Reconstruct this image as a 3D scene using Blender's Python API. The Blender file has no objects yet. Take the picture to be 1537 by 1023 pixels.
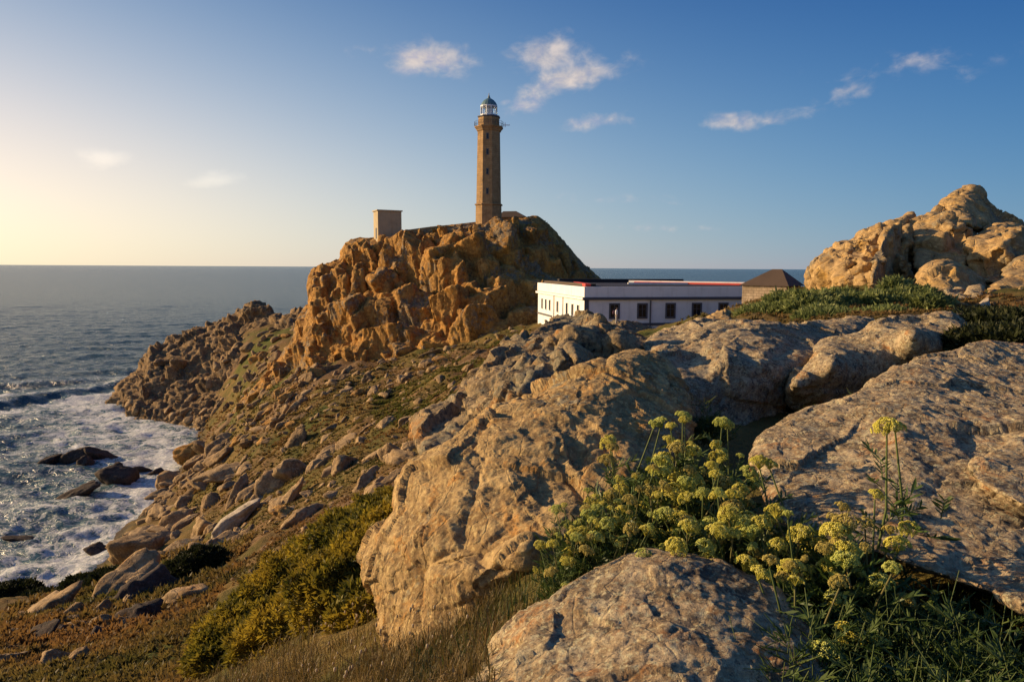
import bpy, bmesh, math, random
import numpy as np
from mathutils import Vector, Matrix, Euler
from mathutils.bvhtree import BVHTree

random.seed(7)
RNG = np.random.default_rng(7)
R = math.radians
scene = bpy.context.scene
COL = scene.collection

# ------------------------------------------------------------------ camera
CAM_H = 40.0                       # metres above the sea
FPX, PW, PH = 1025.0, 1537.0, 1023.0
PITCH, ROLL = 6.15, 0.33
cam_data = bpy.data.cameras.new("camera")
cam_data.sensor_width = 36.0
cam_data.lens = 36.0 * FPX / PW
cam_data.clip_start = 0.05
cam_data.clip_end = 80000.0
cam = bpy.data.objects.new("camera", cam_data)
COL.objects.link(cam)
CAM_R = Euler((R(90 - PITCH), 0, 0)).to_matrix() @ Matrix.Rotation(R(ROLL), 3, 'Z')
cam.matrix_world = Matrix.Translation((0, 0, CAM_H)) @ CAM_R.to_4x4()
scene.camera = cam
CR = np.array(CAM_R)

# ------------------------------------------------------------------ sky, sun, exposure
SUN_AZ, SUN_EL = 77.0, 16.5        # degrees to the left of the view axis, above the horizon
EXPOSURE = 0.52
SKY_STRENGTH = 0.104
SUN_STRENGTH = 5.0
scene.view_settings.view_transform = 'Standard'
scene.view_settings.look = 'None'
scene.view_settings.gamma = 1.0
scene.view_settings.use_curve_mapping = False
scene.view_settings.exposure = EXPOSURE


def ray(px, py):
    """world direction of a photo pixel, scaled so that its forward (y) part is 1"""
    px = np.asarray(px, float); py = np.asarray(py, float)
    l = np.stack([(px - 768.5) / FPX, -(py - 511.5) / FPX, -np.ones_like(px)], -1)
    w = l @ CR.T
    return w / w[..., 1:2]


def P(px, py, D):
    d = ray(px, py) * np.asarray(D, float)[..., None]
    d[..., 2] += CAM_H
    return d


class NT:
    """tiny node-tree helper"""
    def __init__(self, tree):
        self.t = tree; self.n = tree.nodes; self.l = tree.links
    def add(self, typ, ins=None, **props):
        n = self.n.new(typ)
        for k, v in props.items():
            setattr(n, k, v)
        for k, v in (ins or {}).items():
            self.set(n, k, v)
        return n
    def set(self, n, k, v):
        s = n.inputs[k]
        if isinstance(v, bpy.types.NodeSocket):
            self.l.new(v, s)
        elif isinstance(v, bpy.types.Node):
            self.l.new(v.outputs[0], s)
        else:
            s.default_value = v
    def math(self, op, a, b=0.0, c=0.0, clamp=False):
        n = self.add('ShaderNodeMath', operation=op, use_clamp=clamp)
        self.set(n, 0, a); self.set(n, 1, b); self.set(n, 2, c)
        return n.outputs[0]
    def vmath(self, op, a, b=(0, 0, 0), out=0):
        n = self.add('ShaderNodeVectorMath', operation=op)
        self.set(n, 0, a); self.set(n, 1, b)
        return n.outputs[out]
    def noise(self, vec, scale, detail=4, rough=0.55, dist=0.0, out=0):
        n = self.add('ShaderNodeTexNoise', {'Scale': scale, 'Detail': detail, 'Roughness': rough, 'Distortion': dist})
        if vec is not None: self.set(n, 'Vector', vec)
        return n.outputs[out]
    def vor(self, vec, scale, feature='F1', out=0, rnd=1.0):
        n = self.add('ShaderNodeTexVoronoi', {'Scale': scale, 'Randomness': rnd}, feature=feature)
        self.set(n, 'Vector', vec)
        return n.outputs[out]
    def map(self, v, a, b, c=0.0, d=1.0, smooth=True):
        n = self.add('ShaderNodeMapRange', interpolation_type='SMOOTHSTEP' if smooth else 'LINEAR')
        for k, x in zip(range(5), (v, a, b, c, d)):
            self.set(n, k, x)
        return n.outputs[0]
    def mix(self, f, a, b, mode='MIX'):
        n = self.add('ShaderNodeMix', data_type='RGBA', blend_type=mode, clamp_factor=True)
        self.set(n, 0, f)
        for k, x in ((6, a), (7, b)):
            if isinstance(x, (tuple, list)) and len(x) == 3: x = (*x, 1.0)
            self.set(n, k, x)
        return n.outputs[2]
    def bump(self, h, strength, dist, normal=None):
        n = self.add('ShaderNodeBump', {'Strength': strength, 'Distance': dist, 'Height': h})
        if normal is not None: self.set(n, 'Normal', normal)
        return n.outputs[0]


def dirv(px, py):
    d = ray(px, py); return d / np.linalg.norm(d)


def build_world():
    w = bpy.data.worlds.new("World"); scene.world = w; w.use_nodes = True
    t = NT(w.node_tree); t.n.clear()
    sky = t.add('ShaderNodeTexSky', sky_type='NISHITA', sun_disc=False,
                sun_elevation=R(SUN_EL), sun_rotation=R(-SUN_AZ), altitude=40.0,
                air_density=1.0, dust_density=1.0, ozone_density=3.0)
    tc = t.add('ShaderNodeTexCoord').outputs['Generated']
    # a clear evening: deeper blue overhead, milky air along the horizon
    elev = t.math('MINIMUM', t.math('MAXIMUM', t.add('ShaderNodeSeparateXYZ', {0: tc}).outputs[2], 0.0), .42)
    low = t.math('POWER', 2.71828, t.math('MULTIPLY', elev, -1 / .12))
    side = t.vmath('DOT_PRODUCT', tc, (-math.sin(R(SUN_AZ)), math.cos(R(SUN_AZ)), 0.0), out=1)
    side = t.math('MINIMUM', t.math('MAXIMUM', side, -.5), .88)
    chan = t.add('ShaderNodeSeparateColor', {0: sky.outputs[0]})
    graded = []
    for k, (a, gm, bl, sd, sl, z1, z2) in enumerate(((-.605, .008, -.211, 2.133, -.984, -5.324, -3.225), (-.318, .142, -.292, .995, -.275, -2.981, -2.135), (-.213, .093, -.386, .394, -.135, -1.507, -.948))):
        e = t.math('MULTIPLY_ADD', t.math('LOGARITHM', t.math('MULTIPLY', chan.outputs[k], .15), 2.71828), gm, a)
        e = t.math('ADD', e, t.math('MULTIPLY', low, t.math('MULTIPLY_ADD', side, sl, bl)))
        e = t.math('ADD', e, t.math('MULTIPLY', side, sd))
        e = t.math('ADD', e, t.math('MULTIPLY', elev, t.math('MULTIPLY_ADD', elev, z2, z1)))
        graded.append(t.math('DIVIDE', t.math('POWER', 2.71828, e), 0.15))
    sky_col = t.add('ShaderNodeCombineColor', {0: graded[0], 1: graded[1], 2: graded[2]}).outputs[0]
    # thin evening clouds: soft patches of the sky broken up by noise
    blobs = [(650, 88, 58, 24, .85, 0), (830, 80, 55, 28, .8, 0), (868, 110, 70, 22, .75, -12), (805, 143, 46, 20, .8, -25),
             (903, 182, 42, 14, .85, -8), (757, 153, 16, 6, .7, 0), (545, 75, 26, 10, .4, 0), (165, 238, 36, 15, .85, 0),
             (312, 272, 52, 11, .85, -10), (1130, 183, 76, 15, .7, -6), (1245, 155, 70, 19, .54, -28), (1355, 100, 110, 17, .62, -8),
             (990, 342, 90, 7, .45, 1), (900, 300, 150, 9, .3, 1), (1430, 105, 34, 20, .5, 0)]
    acc = None
    for px, py, rx, ry, amp, rot in blobs:
        c = Vector(dirv(px, py))
        ax = Vector(ray(px + 10, py) - ray(px, py)); ay = Vector(ray(px, py - 10) - ray(px, py))
        ax = (ax - c * ax.dot(c)).normalized(); ay = (ay - c * ay.dot(c)); ay = (ay - ax * ay.dot(ax)).normalized()
        q = R(-rot); bx = ax * math.cos(q) + ay * math.sin(q); by = ay * math.cos(q) - ax * math.sin(q)
        sc = math.cos(math.atan(math.hypot(px - 768, py - 511) / FPX))
        dx = t.vmath('DOT_PRODUCT', tc, tuple(bx * (FPX / rx / sc)), out=1)
        dy = t.vmath('DOT_PRODUCT', tc, tuple(by * (FPX / ry / sc)), out=1)
        r2 = t.math('MULTIPLY_ADD', dx, dx, t.math('MULTIPLY', dy, dy))
        m = t.math('MULTIPLY', t.math('POWER', 2.718, t.math('MULTIPLY', r2, -0.8)), amp)
        front = t.math('GREATER_THAN', t.vmath('DOT_PRODUCT', tc, tuple(c), out=1), 0.0)
        m = t.math('MULTIPLY', m, front)
        acc = m if acc is None else t.math('MAXIMUM', acc, m)
    sv = t.vmath('MULTIPLY', tc, (1.0, 1.0, 1.6))
    wv = t.vmath('ADD', sv, t.vmath('MULTIPLY', t.noise(sv, 16, 3, .5, out=1), (.035, .035, .035)))
    n1 = t.noise(wv, 18.0, 6, 0.55, 0.0)
    n2 = t.noise(wv, 45.0, 4, 0.55, 0.0)
    nn = t.math('ADD', t.math('MULTIPLY', n1, 0.78), t.math('MULTIPLY', n2, 0.22))
    dens = t.math('ADD', acc, t.math('MULTIPLY', t.math('SUBTRACT', nn, 0.5), 2.3))
    dens = t.map(dens, 0.22, 1.2)
    dens = t.math('MULTIPLY', dens, t.map(acc, 0.02, 0.30))
    shade = t.map(n2, 0.3, 0.7)
    ccol = t.mix(shade, (3.3, 3.1, 3.25), (5.2, 4.5, 4.1))
    ccol = t.mix(1.0, ccol, t.mix(1.0, sky_col, (1.22, 1.18, 1.12), 'MULTIPLY'), 'LIGHTEN')
    col = t.mix(t.math('MULTIPLY', dens, 0.95), sky_col, ccol)
    bg = t.add('ShaderNodeBackground', {'Color': col, 'Strength': SKY_STRENGTH})
    out = t.add('ShaderNodeOutputWorld'); t.l.new(bg.outputs[0], out.inputs[0])


build_world()
sun_data = bpy.data.lights.new("sun", 'SUN')
sun_data.energy = SUN_STRENGTH; sun_data.angle = R(0.55); sun_data.color = (1.0, 0.71, 0.40)
sun = bpy.data.objects.new("sun", sun_data); COL.objects.link(sun)
_sd = Vector((-math.sin(R(SUN_AZ)) * math.cos(R(SUN_EL)), math.cos(R(SUN_AZ)) * math.cos(R(SUN_EL)), math.sin(R(SUN_EL))))
sun.rotation_euler = _sd.to_track_quat('Z', 'Y').to_euler()
sun.location = (-60, 20, 90)

# ------------------------------------------------------------------ numpy noise
_G = np.array([[1,1,0],[-1,1,0],[1,-1,0],[-1,-1,0],[1,0,1],[-1,0,1],[1,0,-1],[-1,0,-1],[0,1,1],[0,-1,1],[0,1,-1],[0,-1,-1]], np.float32)


def hsh(ix, iy, iz, seed):
    h = (ix.astype(np.uint32) * np.uint32(374761393) + iy.astype(np.uint32) * np.uint32(668265263)
         + iz.astype(np.uint32) * np.uint32(2147483647) + np.uint32((seed * 974634777 + 1013904223) & 0xffffffff))
    h = (h ^ (h >> np.uint32(13))) * np.uint32(1274126177)
    h = (h ^ (h >> np.uint32(16))) * np.uint32(2246822519)
    return h ^ (h >> np.uint32(15))


def perlin(p, seed=0):
    f = np.floor(p); i = f.astype(np.int64); d = (p - f).astype(np.float32)
    u = d * d * d * (d * (d * 6 - 15) + 10)
    r = []
    for c in range(8):
        o = (c & 1, (c >> 1) & 1, c >> 2)
        g = _G[hsh(i[:, 0] + o[0], i[:, 1] + o[1], i[:, 2] + o[2], seed) % np.uint32(12)]
        r.append(((d - np.array(o, np.float32)) * g).sum(1))
    a = r[0] + u[:, 0] * (r[1] - r[0]); b = r[2] + u[:, 0] * (r[3] - r[2])
    e = r[4] + u[:, 0] * (r[5] - r[4]); g2 = r[6] + u[:, 0] * (r[7] - r[6])
    a = a + u[:, 1] * (b - a); e = e + u[:, 1] * (g2 - e)
    return a + u[:, 2] * (e - a)


def fbm(p, octaves=4, seed=0, gain=0.5):
    s = np.zeros(len(p), np.float32); a = 1.0
    for k in range(octaves):
        s += a * perlin(p * 2.03 ** k + 17.3 * k, seed + k); a *= gain
    return s


def ridged(p, octaves=4, seed=0, gain=0.5):
    s = np.zeros(len(p), np.float32); a = 1.0
    for k in range(octaves):
        s += a * (1 - 2 * np.abs(perlin(p * 2.07 ** k + 9.1 * k, seed + k))); a *= gain
    return s


def worley(p, seed=0):
    """F1, F2, offset to the nearest point and four random numbers of its cell"""
    n = len(p)
    f = np.floor(p).astype(np.int64)
    F1 = np.full(n, 1e9, np.float32); F2 = np.full(n, 1e9, np.float32)
    off = np.zeros((n, 3), np.float32); cid = np.zeros(n, np.uint32)
    pl = (p - f).astype(np.float32)
    for dx in (-1, 0, 1):
        for dy in (-1, 0, 1):
            for dz in (-1, 0, 1):
                h = hsh(f[:, 0] + dx, f[:, 1] + dy, f[:, 2] + dz, seed)
                c = np.stack([(h & np.uint32(1023)), (h >> np.uint32(10)) & np.uint32(1023), (h >> np.uint32(20)) & np.uint32(1023)], 1).astype(np.float32) / 1023.0
                c += np.array((dx, dy, dz), np.float32)
                d = pl - c
                r = (d * d).sum(1)
                m = r < F1
                F2 = np.where(m, F1, np.minimum(F2, r)); F1 = np.where(m, r, F1)
                off[m] = d[m]; cid[m] = h[m]
    h2 = (cid ^ np.uint32(0x9e3779b9)) * np.uint32(2654435761); h2 ^= h2 >> np.uint32(15)
    rnd = np.stack([(h2 >> np.uint32(s)) & np.uint32(255) for s in (0, 8, 16, 24)], 1).astype(np.float32) / 255.0
    return np.sqrt(F1), np.sqrt(F2), off, rnd


def disp(p, spec, seed=0, shear=None, warp=None):
    """sum of noise terms: (kind, scale, amplitude)"""
    p = np.array(p, float)
    if shear is not None: p = p @ np.array(shear, float).T
    if warp:
        ws, wa = warp
        p = p + wa * np.stack([perlin(p / ws + 5.0 * k, seed + 40 + k) for k in range(3)], 1)
    d = np.zeros(len(p), np.float32)
    for k, (kind, sc, amp) in enumerate(spec):
        q = p / np.array(sc, float) + 31.7 * k
        s = seed * 13 + k
        if kind == 'fbm': d += amp * fbm(q, 4, s)
        elif kind == 'rough': d += amp * fbm(q, 6, s, .63)
        elif kind == 'ridge': d += amp * (ridged(q, 4, s) - .6)
        elif kind == 'billow': d += amp * (np.abs(perlin(q, s)) + .5 * np.abs(perlin(q * 2.1, s + 1)) + .25 * np.abs(perlin(q * 4.3, s + 2)) - .35)
        elif kind == 'facet':
            F1, F2, off, r = worley(q, s)
            d += amp * ((r[:, 0] - .5) * .8 + 1.0 * (off * (r[:, 1:4] * 2 - 1)).sum(1))
        elif kind == 'crack':
            F1, F2, off, r = worley(q, s)
            d -= amp * np.clip(1 - (F2 - F1) / .09, 0, 1) ** 1.5
        elif kind == 'knob':
            F1, F2, off, r = worley(q, s)
            d += amp * (np.sqrt(np.clip(1 - (F1 / .85) ** 2, 0, 1)) - .55)
        elif kind == 'pit':
            F1, F2, off, r = worley(q, s)
            d -= amp * np.clip(1 - F1 / .42, 0, 1) ** 1.2 * (r[:, 0] > .35)
    return d


class TPS:
    def __init__(self, x, v, lam=1e-6, kind='tps'):
        self.x = np.array(x, float); self.kind = kind
        n = len(self.x)
        K = self.phi(self.x, self.x) + lam * np.eye(n)
        Q = np.hstack([np.ones((n, 1)), self.x])
        A = np.zeros((n + 3, n + 3)); A[:n, :n] = K; A[:n, n:] = Q; A[n:, :n] = Q.T
        b = np.zeros(n + 3); b[:n] = v
        self.w = np.linalg.lstsq(A, b, rcond=None)[0]
    def phi(self, a, b):
        r = np.sqrt(((a[:, None, :] - b[None]) ** 2).sum(-1))
        if self.kind == 'lin': return r
        return r * r * np.log(r + 1e-9)
    def __call__(self, q):
        q = np.asarray(q, float); sh = q.shape[:-1]; q = q.reshape(-1, 2)
        out = np.empty(len(q))
        for s in range(0, len(q), 20000):
            e = q[s:s + 20000]
            out[s:s + 20000] = self.phi(e, self.x) @ self.w[:-3] + self.w[-3] + e @ self.w[-2:]
        return out.reshape(sh)


# ------------------------------------------------------------------ mesh and tagging helpers
def mesh_np(name, verts, tris=None, quads=None, mats=(), smooth=False, attrs=None, mat_idx=None):
    me = bpy.data.meshes.new(name)
    verts = np.asarray(verts, np.float32)
    tris = np.zeros((0, 3), np.int32) if tris is None else np.asarray(tris, np.int32)
    quads = np.zeros((0, 4), np.int32) if quads is None else np.asarray(quads, np.int32)
    nt, nq = len(tris), len(quads)
    me.vertices.add(len(verts)); me.vertices.foreach_set('co', verts.ravel())
    me.loops.add(nt * 3 + nq * 4)
    me.loops.foreach_set('vertex_index', np.concatenate([tris.ravel(), quads.ravel()]).astype(np.int32))
    me.polygons.add(nt + nq)
    st = np.concatenate([np.arange(nt) * 3, nt * 3 + np.arange(nq) * 4]).astype(np.int32)
    me.polygons.foreach_set('loop_start', st)
    if mat_idx is not None: me.polygons.foreach_set('material_index', np.asarray(mat_idx, np.int32))
    me.update(calc_edges=True)
    for k, v in (attrs or {}).items():
        a = me.attributes.new(k, 'FLOAT', 'POINT'); a.data.foreach_set('value', np.asarray(v, np.float32))
    for m in mats: me.materials.append(m)
    if smooth: me.polygons.foreach_set('use_smooth', np.ones(nt + nq, bool))
    return me


def link(name, me, parent=None, loc=None):
    o = bpy.data.objects.new(name, me); COL.objects.link(o)
    if loc is not None: o.location = loc
    if parent is not None: o.parent = parent
    return o


def empty(name, loc, rz=0.0):
    o = bpy.data.objects.new(name, None); COL.objects.link(o)
    o.location = loc; o.rotation_euler = (0, 0, rz); o.empty_display_size = 0.2
    return o


def tag(o, label=None, cat=None, group=None, kind=None):
    if label: o['label'] = label
    if cat: o['category'] = cat
    if group: o['group'] = group
    if kind: o['kind'] = kind
    return o


def bm_obj(name, bm, mat, parent=None, smooth=False, loc=None):
    bmesh.ops.recalc_face_normals(bm, faces=bm.faces)
    me = bpy.data.meshes.new(name); bm.to_mesh(me); bm.free()
    me.materials.append(mat)
    if smooth:
        for p in me.polygons: p.use_smooth = True
    return link(name, me, parent, loc)


def bx(bm, x0, x1, y0, y1, z0, z1, bevel=0.0):
    r = bmesh.ops.create_cube(bm, size=1.0)
    for v in r['verts']:
        v.co = Vector((x0 if v.co.x < 0 else x1, y0 if v.co.y < 0 else y1, z0 if v.co.z < 0 else z1))
    if bevel:
        es = {e for v in r['verts'] for e in v.link_edges}
        bmesh.ops.bevel(bm, geom=list(es), offset=bevel, segments=2, affect='EDGES', profile=.5)


def lathe(bm, prof, n=8, rot=0.0, cap=True):
    """stack of n-gons: prof = [(radius, z)]"""
    rings = []
    for r, z in prof:
        rings.append([bm.verts.new((r * math.cos(rot + 2 * math.pi * k / n), r * math.sin(rot + 2 * math.pi * k / n), z)) for k in range(n)])
    for a, b in zip(rings, rings[1:]):
        for k in range(n):
            bm.faces.new((a[k], a[(k + 1) % n], b[(k + 1) % n], b[k]))
    if cap:
        bm.faces.new(rings[0][::-1]); bm.faces.new(rings[-1])


def tube(pts, rad, n=5):
    """verts, quads of a tube along a polyline"""
    pts = np.asarray(pts, float); m = len(pts)
    rad = np.broadcast_to(np.asarray(rad, float), (m,))
    t = np.gradient(pts, axis=0); t /= np.linalg.norm(t, axis=1, keepdims=True) + 1e-9
    a = np.cross(t, (0.31, 0.77, 0.55)); a /= np.linalg.norm(a, axis=1, keepdims=True) + 1e-9
    b = np.cross(t, a)
    an = np.arange(n) * 2 * math.pi / n
    v = pts[:, None] + rad[:, None, None] * (a[:, None] * np.cos(an)[None, :, None] + b[:, None] * np.sin(an)[None, :, None])
    i = np.arange(m - 1)[:, None] * n; k = np.arange(n)[None]
    q = np.stack([i + k, i + (k + 1) % n, i + n + (k + 1) % n, i + n + k], -1).reshape(-1, 4)
    return v.reshape(-1, 3), q


class MB:
    """accumulates triangles and quads with a tint"""
    def __init__(self): self.v = []; self.t = []; self.q = []; self.a = []; self.n = 0
    def add(self, v, tris=None, quads=None, tint=0.5):
        v = np.asarray(v, float)
        if tris is not None: self.t.append(np.asarray(tris) + self.n)
        if quads is not None: self.q.append(np.asarray(quads) + self.n)
        self.v.append(v); self.a.append(np.broadcast_to(np.asarray(tint, float), (len(v),))); self.n += len(v)
    def mesh(self, name, mats, smooth=False):
        return mesh_np(name, np.concatenate(self.v), np.concatenate(self.t) if self.t else None,
                       np.concatenate(self.q) if self.q else None, mats, smooth, {'tint': np.concatenate(self.a)})


# ------------------------------------------------------------------ materials
def new_mat(name):
    m = bpy.data.materials.new(name); m.use_nodes = True
    t = NT(m.node_tree); t.n.clear()
    out = t.add('ShaderNodeOutputMaterial')
    return m, t, out


def finish(t, out, col, rough=0.9, normal=None, spec=0.3, **kw):
    b = t.add('ShaderNodeBsdfPrincipled', {'Base Color': col, 'Roughness': rough, 'Specular IOR Level': spec, **kw})
    if normal is not None: t.set(b, 'Normal', normal)
    t.l.new(b.outputs[0], out.inputs[0])
    return b


def c4(c): return (*c, 1.0)


def rock_mat(name, c1, c2, grey=(.30, .29, .27), grey_amt=.4, orange=(.42, .19, .05), orange_amt=.2, dark=(.05, .045, .04), dark_amt=.3,
             s=1.0, bump=.5, streak=0.0, joint=None):
    """weathered granite; s is the size in metres of the larger patches"""
    m, t, out = new_mat(name)
    pos = t.add('ShaderNodeNewGeometry').outputs['Position']
    n_big = t.noise(pos, .9 / s, 5, .6, .4)
    n_mid = t.noise(pos, 3.2 / s, 6, .65, .3)
    n_fine = t.noise(pos, 17 / s, 6, .7)
    grain = t.noise(pos, 85 / s, 3, .6)
    col = t.mix(t.map(n_mid, .38, .62), c1, c2)
    col = t.mix(t.map(n_big, .48, .66), col, t.mix(1.0, col, (.55, .50, .44), 'MULTIPLY'))
    col = t.mix(t.map(t.noise(t.vmath('ADD', pos, (3.3, 8.1, 5.5)), 1.9 / s, 5, .6, .5), .55, .66, 0, .7), col, tuple(min(.62, x * 1.35) for x in c2))
    col = t.mix(t.map(grain, .35, .7, 0, .45), col, tuple(x * .45 for x in c1))
    col = t.mix(t.math('MULTIPLY', t.map(grain, .62, .75), .5), col, tuple(min(.75, x * 1.7) for x in c2))
    # orange iron and lichen staining
    o = t.math('MULTIPLY', t.map(t.noise(t.vmath('ADD', pos, (7.1, 3.3, 1.2)), 1.5 / s, 6, .65, .8), .62 - .25 * orange_amt, .74 - .2 * orange_amt), t.map(n_fine, .3, .6, .3, 1.0))
    col = t.mix(t.math('MULTIPLY', o, .85), col, orange)
    # grey lichen in ragged patches
    g = t.map(t.math('ADD', t.math('MULTIPLY', n_big, .55), t.math('MULTIPLY', t.noise(t.vmath('ADD', pos, (1.7, 9.3, 4.2)), 6.5 / s, 6, .7), .45)), .60 - .2 * grey_amt, .66 - .2 * grey_amt)
    gcol = t.mix(t.map(n_fine, .35, .65), tuple(x * .62 for x in grey), grey)
    col = t.mix(t.math('MULTIPLY', g, .85), col, gcol)
    # black crust
    d = t.map(t.math('ADD', t.math('MULTIPLY', t.noise(t.vmath('ADD', pos, (4.7, 2.3, 8.8)), 2.3 / s, 7, .72, .6), .6), t.math('MULTIPLY', n_fine, .4)), .62 - .16 * dark_amt, .70 - .16 * dark_amt)
    col = t.mix(t.math('MULTIPLY', d, .8), col, dark)
    sp1 = t.noise(t.vmath('ADD', pos, (2.2, 6.1, 3.9)), 13 / s, 5, .68, .4)
    col = t.mix(t.math('MULTIPLY', t.map(sp1, .53, .62), .55), col, tuple(min(.6, x * 1.45) for x in c2))
    col = t.mix(t.math('MULTIPLY', t.map(sp1, .44, .36), .25 + .5 * dark_amt), col, tuple(x * 1.3 for x in dark))
    if streak:
        sp = t.vmath('MULTIPLY', pos, (1.0, 1.0, .14))
        st = t.map(t.noise(sp, 2.2 / s, 5, .6, .3), .5, .68)
        col = t.mix(t.math('MULTIPLY', st, streak), col, tuple(x * .35 for x in c1))
    vr = t.vor(t.vmath('ADD', pos, t.vmath('MULTIPLY', t.noise(pos, 5 / s, 2, .5, out=1), (.12 * s, .12 * s, .12 * s))), 9 / s)
    h = t.math('ADD', t.math('MULTIPLY', n_mid, .55), t.math('MULTIPLY', n_fine, .38))
    h = t.math('ADD', h, t.math('MULTIPLY', vr, .12))
    h = t.math('ADD', h, t.math('MULTIPLY', grain, .10))
    nrm = None
    if joint:                       # fracture planes: blocks set a little proud of each other, with fine open joints
        sx, sz, jd = joint
        jp = t.vmath('MULTIPLY', pos, (1 / sx, 1 / sx, 1 / sz))
        jp = t.vmath('ADD', jp, t.vmath('MULTIPLY', t.noise(jp, 1.1, 3, .55, out=1), (.45, .45, .45)))
        cell = t.add('ShaderNodeSeparateColor', {0: t.vor(jp, 1.0, 'F1', 1)}).outputs[0]
        cell2 = t.add('ShaderNodeSeparateColor', {0: t.vor(jp, 2.7, 'F1', 1)}).outputs[0]
        edge = t.map(t.vor(jp, 1.0, 'DISTANCE_TO_EDGE'), 0, .035, -.55, 0)
        jh = t.math('ADD', t.math('MULTIPLY', cell, .9), t.math('MULTIPLY', cell2, .4))
        nrm = t.bump(t.math('ADD', jh, edge), .5, jd)
    nrm = t.bump(h, bump * .8, .13 * s, nrm)
    finish(t, out, col, .92, nrm, .2)
    return m


M = {}
M['boulder'] = rock_mat('weathered_tan_granite', (.28, .178, .076), (.46, .315, .14), grey=(.31, .27, .18), grey_amt=.2, orange=(.47, .22, .05), orange_amt=.35, dark_amt=.4, s=.55, bump=.8, joint=(0.3, 0.42, 0.035))
M['slab'] = rock_mat('lichened_granite', (.29, .20, .105), (.50, .38, .225), grey=(.39, .34, .235), grey_amt=.3, orange=(.38, .15, .035), orange_amt=.3, dark_amt=.75, s=.42, bump=.9, joint=(0.26, 0.2, 0.03))
M['mid_rock'] = rock_mat('grey_lichen_rock', (.23, .16, .08), (.35, .255, .135), grey=(.29, .255, .165), grey_amt=.5, orange=(.42, .17, .03), orange_amt=.3, dark_amt=.65, s=1.1, bump=.9, joint=(0.7, 0.9, 0.09))
M['crag'] = rock_mat('orange_brown_cliff_rock', (.31, .155, .042), (.47, .25, .068), grey=(.27, .22, .15), grey_amt=.42, orange=(.55, .25, .04), orange_amt=.5, dark=(.06, .045, .02), dark_amt=.45, s=7.0, bump=.8, streak=.35, joint=(1.7, 4.2, 0.5))
M['tip'] = rock_mat('brown_headland_rock', (.20, .13, .062), (.31, .20, .095), grey=(.22, .19, .135), grey_amt=.2, orange=(.30, .15, .05), orange_amt=.2, dark_amt=.5, s=5.0, bump=.8, joint=(1.6, 2.4, 0.4))
M['scree'] = rock_mat('brown_boulder_rock', (.27, .175, .085), (.40, .275, .14), grey=(.28, .245, .165), grey_amt=.15, orange=(.36, .19, .07), orange_amt=.25, dark_amt=.25, s=2.4, bump=.6, joint=(1.3, 0.9, 0.14))
M['pale'] = rock_mat('pale_slab_rock', (.34, .27, .19), (.42, .35, .26), grey=(.36, .33, .27), grey_amt=.4, orange_amt=.05, dark_amt=.1, s=3.0, bump=.4)
M['hill'] = rock_mat('golden_hill_granite', (.34, .215, .09), (.45, .30, .135), grey=(.26, .22, .15), grey_amt=.35, orange=(.55, .32, .08), orange_amt=.35, dark_amt=.25, s=3.0, bump=.5, joint=(1.6, 1.3, 0.22))
M['wet'] = rock_mat('wet_dark_rock', (.055, .04, .03), (.10, .07, .05), grey=(.09, .08, .07), grey_amt=.2, orange=(.10, .06, .03), orange_amt=.1, dark=(.02, .018, .015), dark_amt=.6, s=2.5, bump=.6)


def foliage_mat(name, a, b, c=None, rough=.6, transl=.25, patch=None):
    m, t, out = new_mat(name)
    ti = t.add('ShaderNodeAttribute', attribute_name='tint').outputs['Fac']
    col = t.mix(t.map(ti, 0, .6 if c else 1, smooth=False), a, b)
    if c: col = t.mix(t.map(ti, .6, 1, smooth=False), col, c)
    if patch:
        pos = t.add('ShaderNodeNewGeometry').outputs['Position']
        col = t.mix(t.map(t.noise(pos, patch[1], 4, .6), .42, .66), col, patch[0])
    bs = t.add('ShaderNodeBsdfPrincipled', {'Base Color': col, 'Roughness': rough, 'Specular IOR Level': .25})
    tr = t.add('ShaderNodeBsdfTranslucent', {'Color': col})
    mx = t.add('ShaderNodeMixShader', {0: transl}); t.l.new(bs.outputs[0], mx.inputs[1]); t.l.new(tr.outputs[0], mx.inputs[2])
    t.l.new(mx.outputs[0], out.inputs[0])
    return m


M['gorse'] = foliage_mat('gorse_leaf', (.035, .045, .009), (.24, .20, .025), (.46, .34, .04), transl=.45, patch=((.36, .26, .03), .8))
M['bush'] = foliage_mat('dark_bush_leaf', (.014, .020, .006), (.035, .042, .012), (.06, .06, .02))
M['shrub'] = foliage_mat('ridge_shrub_leaf', (.10, .13, .04), (.24, .27, .085), (.38, .39, .16), transl=.4)
M['heath'] = foliage_mat('heath_tuft', (.07, .07, .018), (.16, .125, .035), (.26, .17, .06), transl=.45, patch=((.22, .12, .04), .09))
M['grass'] = foliage_mat('grass_blade', (.025, .045, .010), (.07, .09, .02), (.15, .13, .04), transl=.35)
M['dry_grass'] = foliage_mat('dry_grass_blade', (.08, .07, .02), (.20, .13, .045), (.34, .25, .12), transl=.3)
M['turf'] = foliage_mat('turf_blade', (.085, .10, .018), (.15, .15, .03), (.22, .18, .05), transl=.45)
M['seed'] = foliage_mat('seed_head', (.40, .30, .17), (.62, .50, .32), transl=.3)
M['sam_leaf'] = foliage_mat('samphire_leaf', (.03, .055, .012), (.07, .11, .025), (.13, .16, .04), rough=.45)
M['sam_stem'] = foliage_mat('samphire_stem', (.07, .10, .03), (.12, .15, .045), (.20, .15, .06), transl=.1)
M['sam_green'] = foliage_mat('samphire_green_flower', (.34, .36, .06), (.52, .54, .12), (.64, .64, .20), rough=.7, transl=.2)
M['sam_ochre'] = foliage_mat('samphire_fading_flower', (.30, .24, .05), (.50, .40, .10), (.60, .50, .16), rough=.7, transl=.2)
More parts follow.
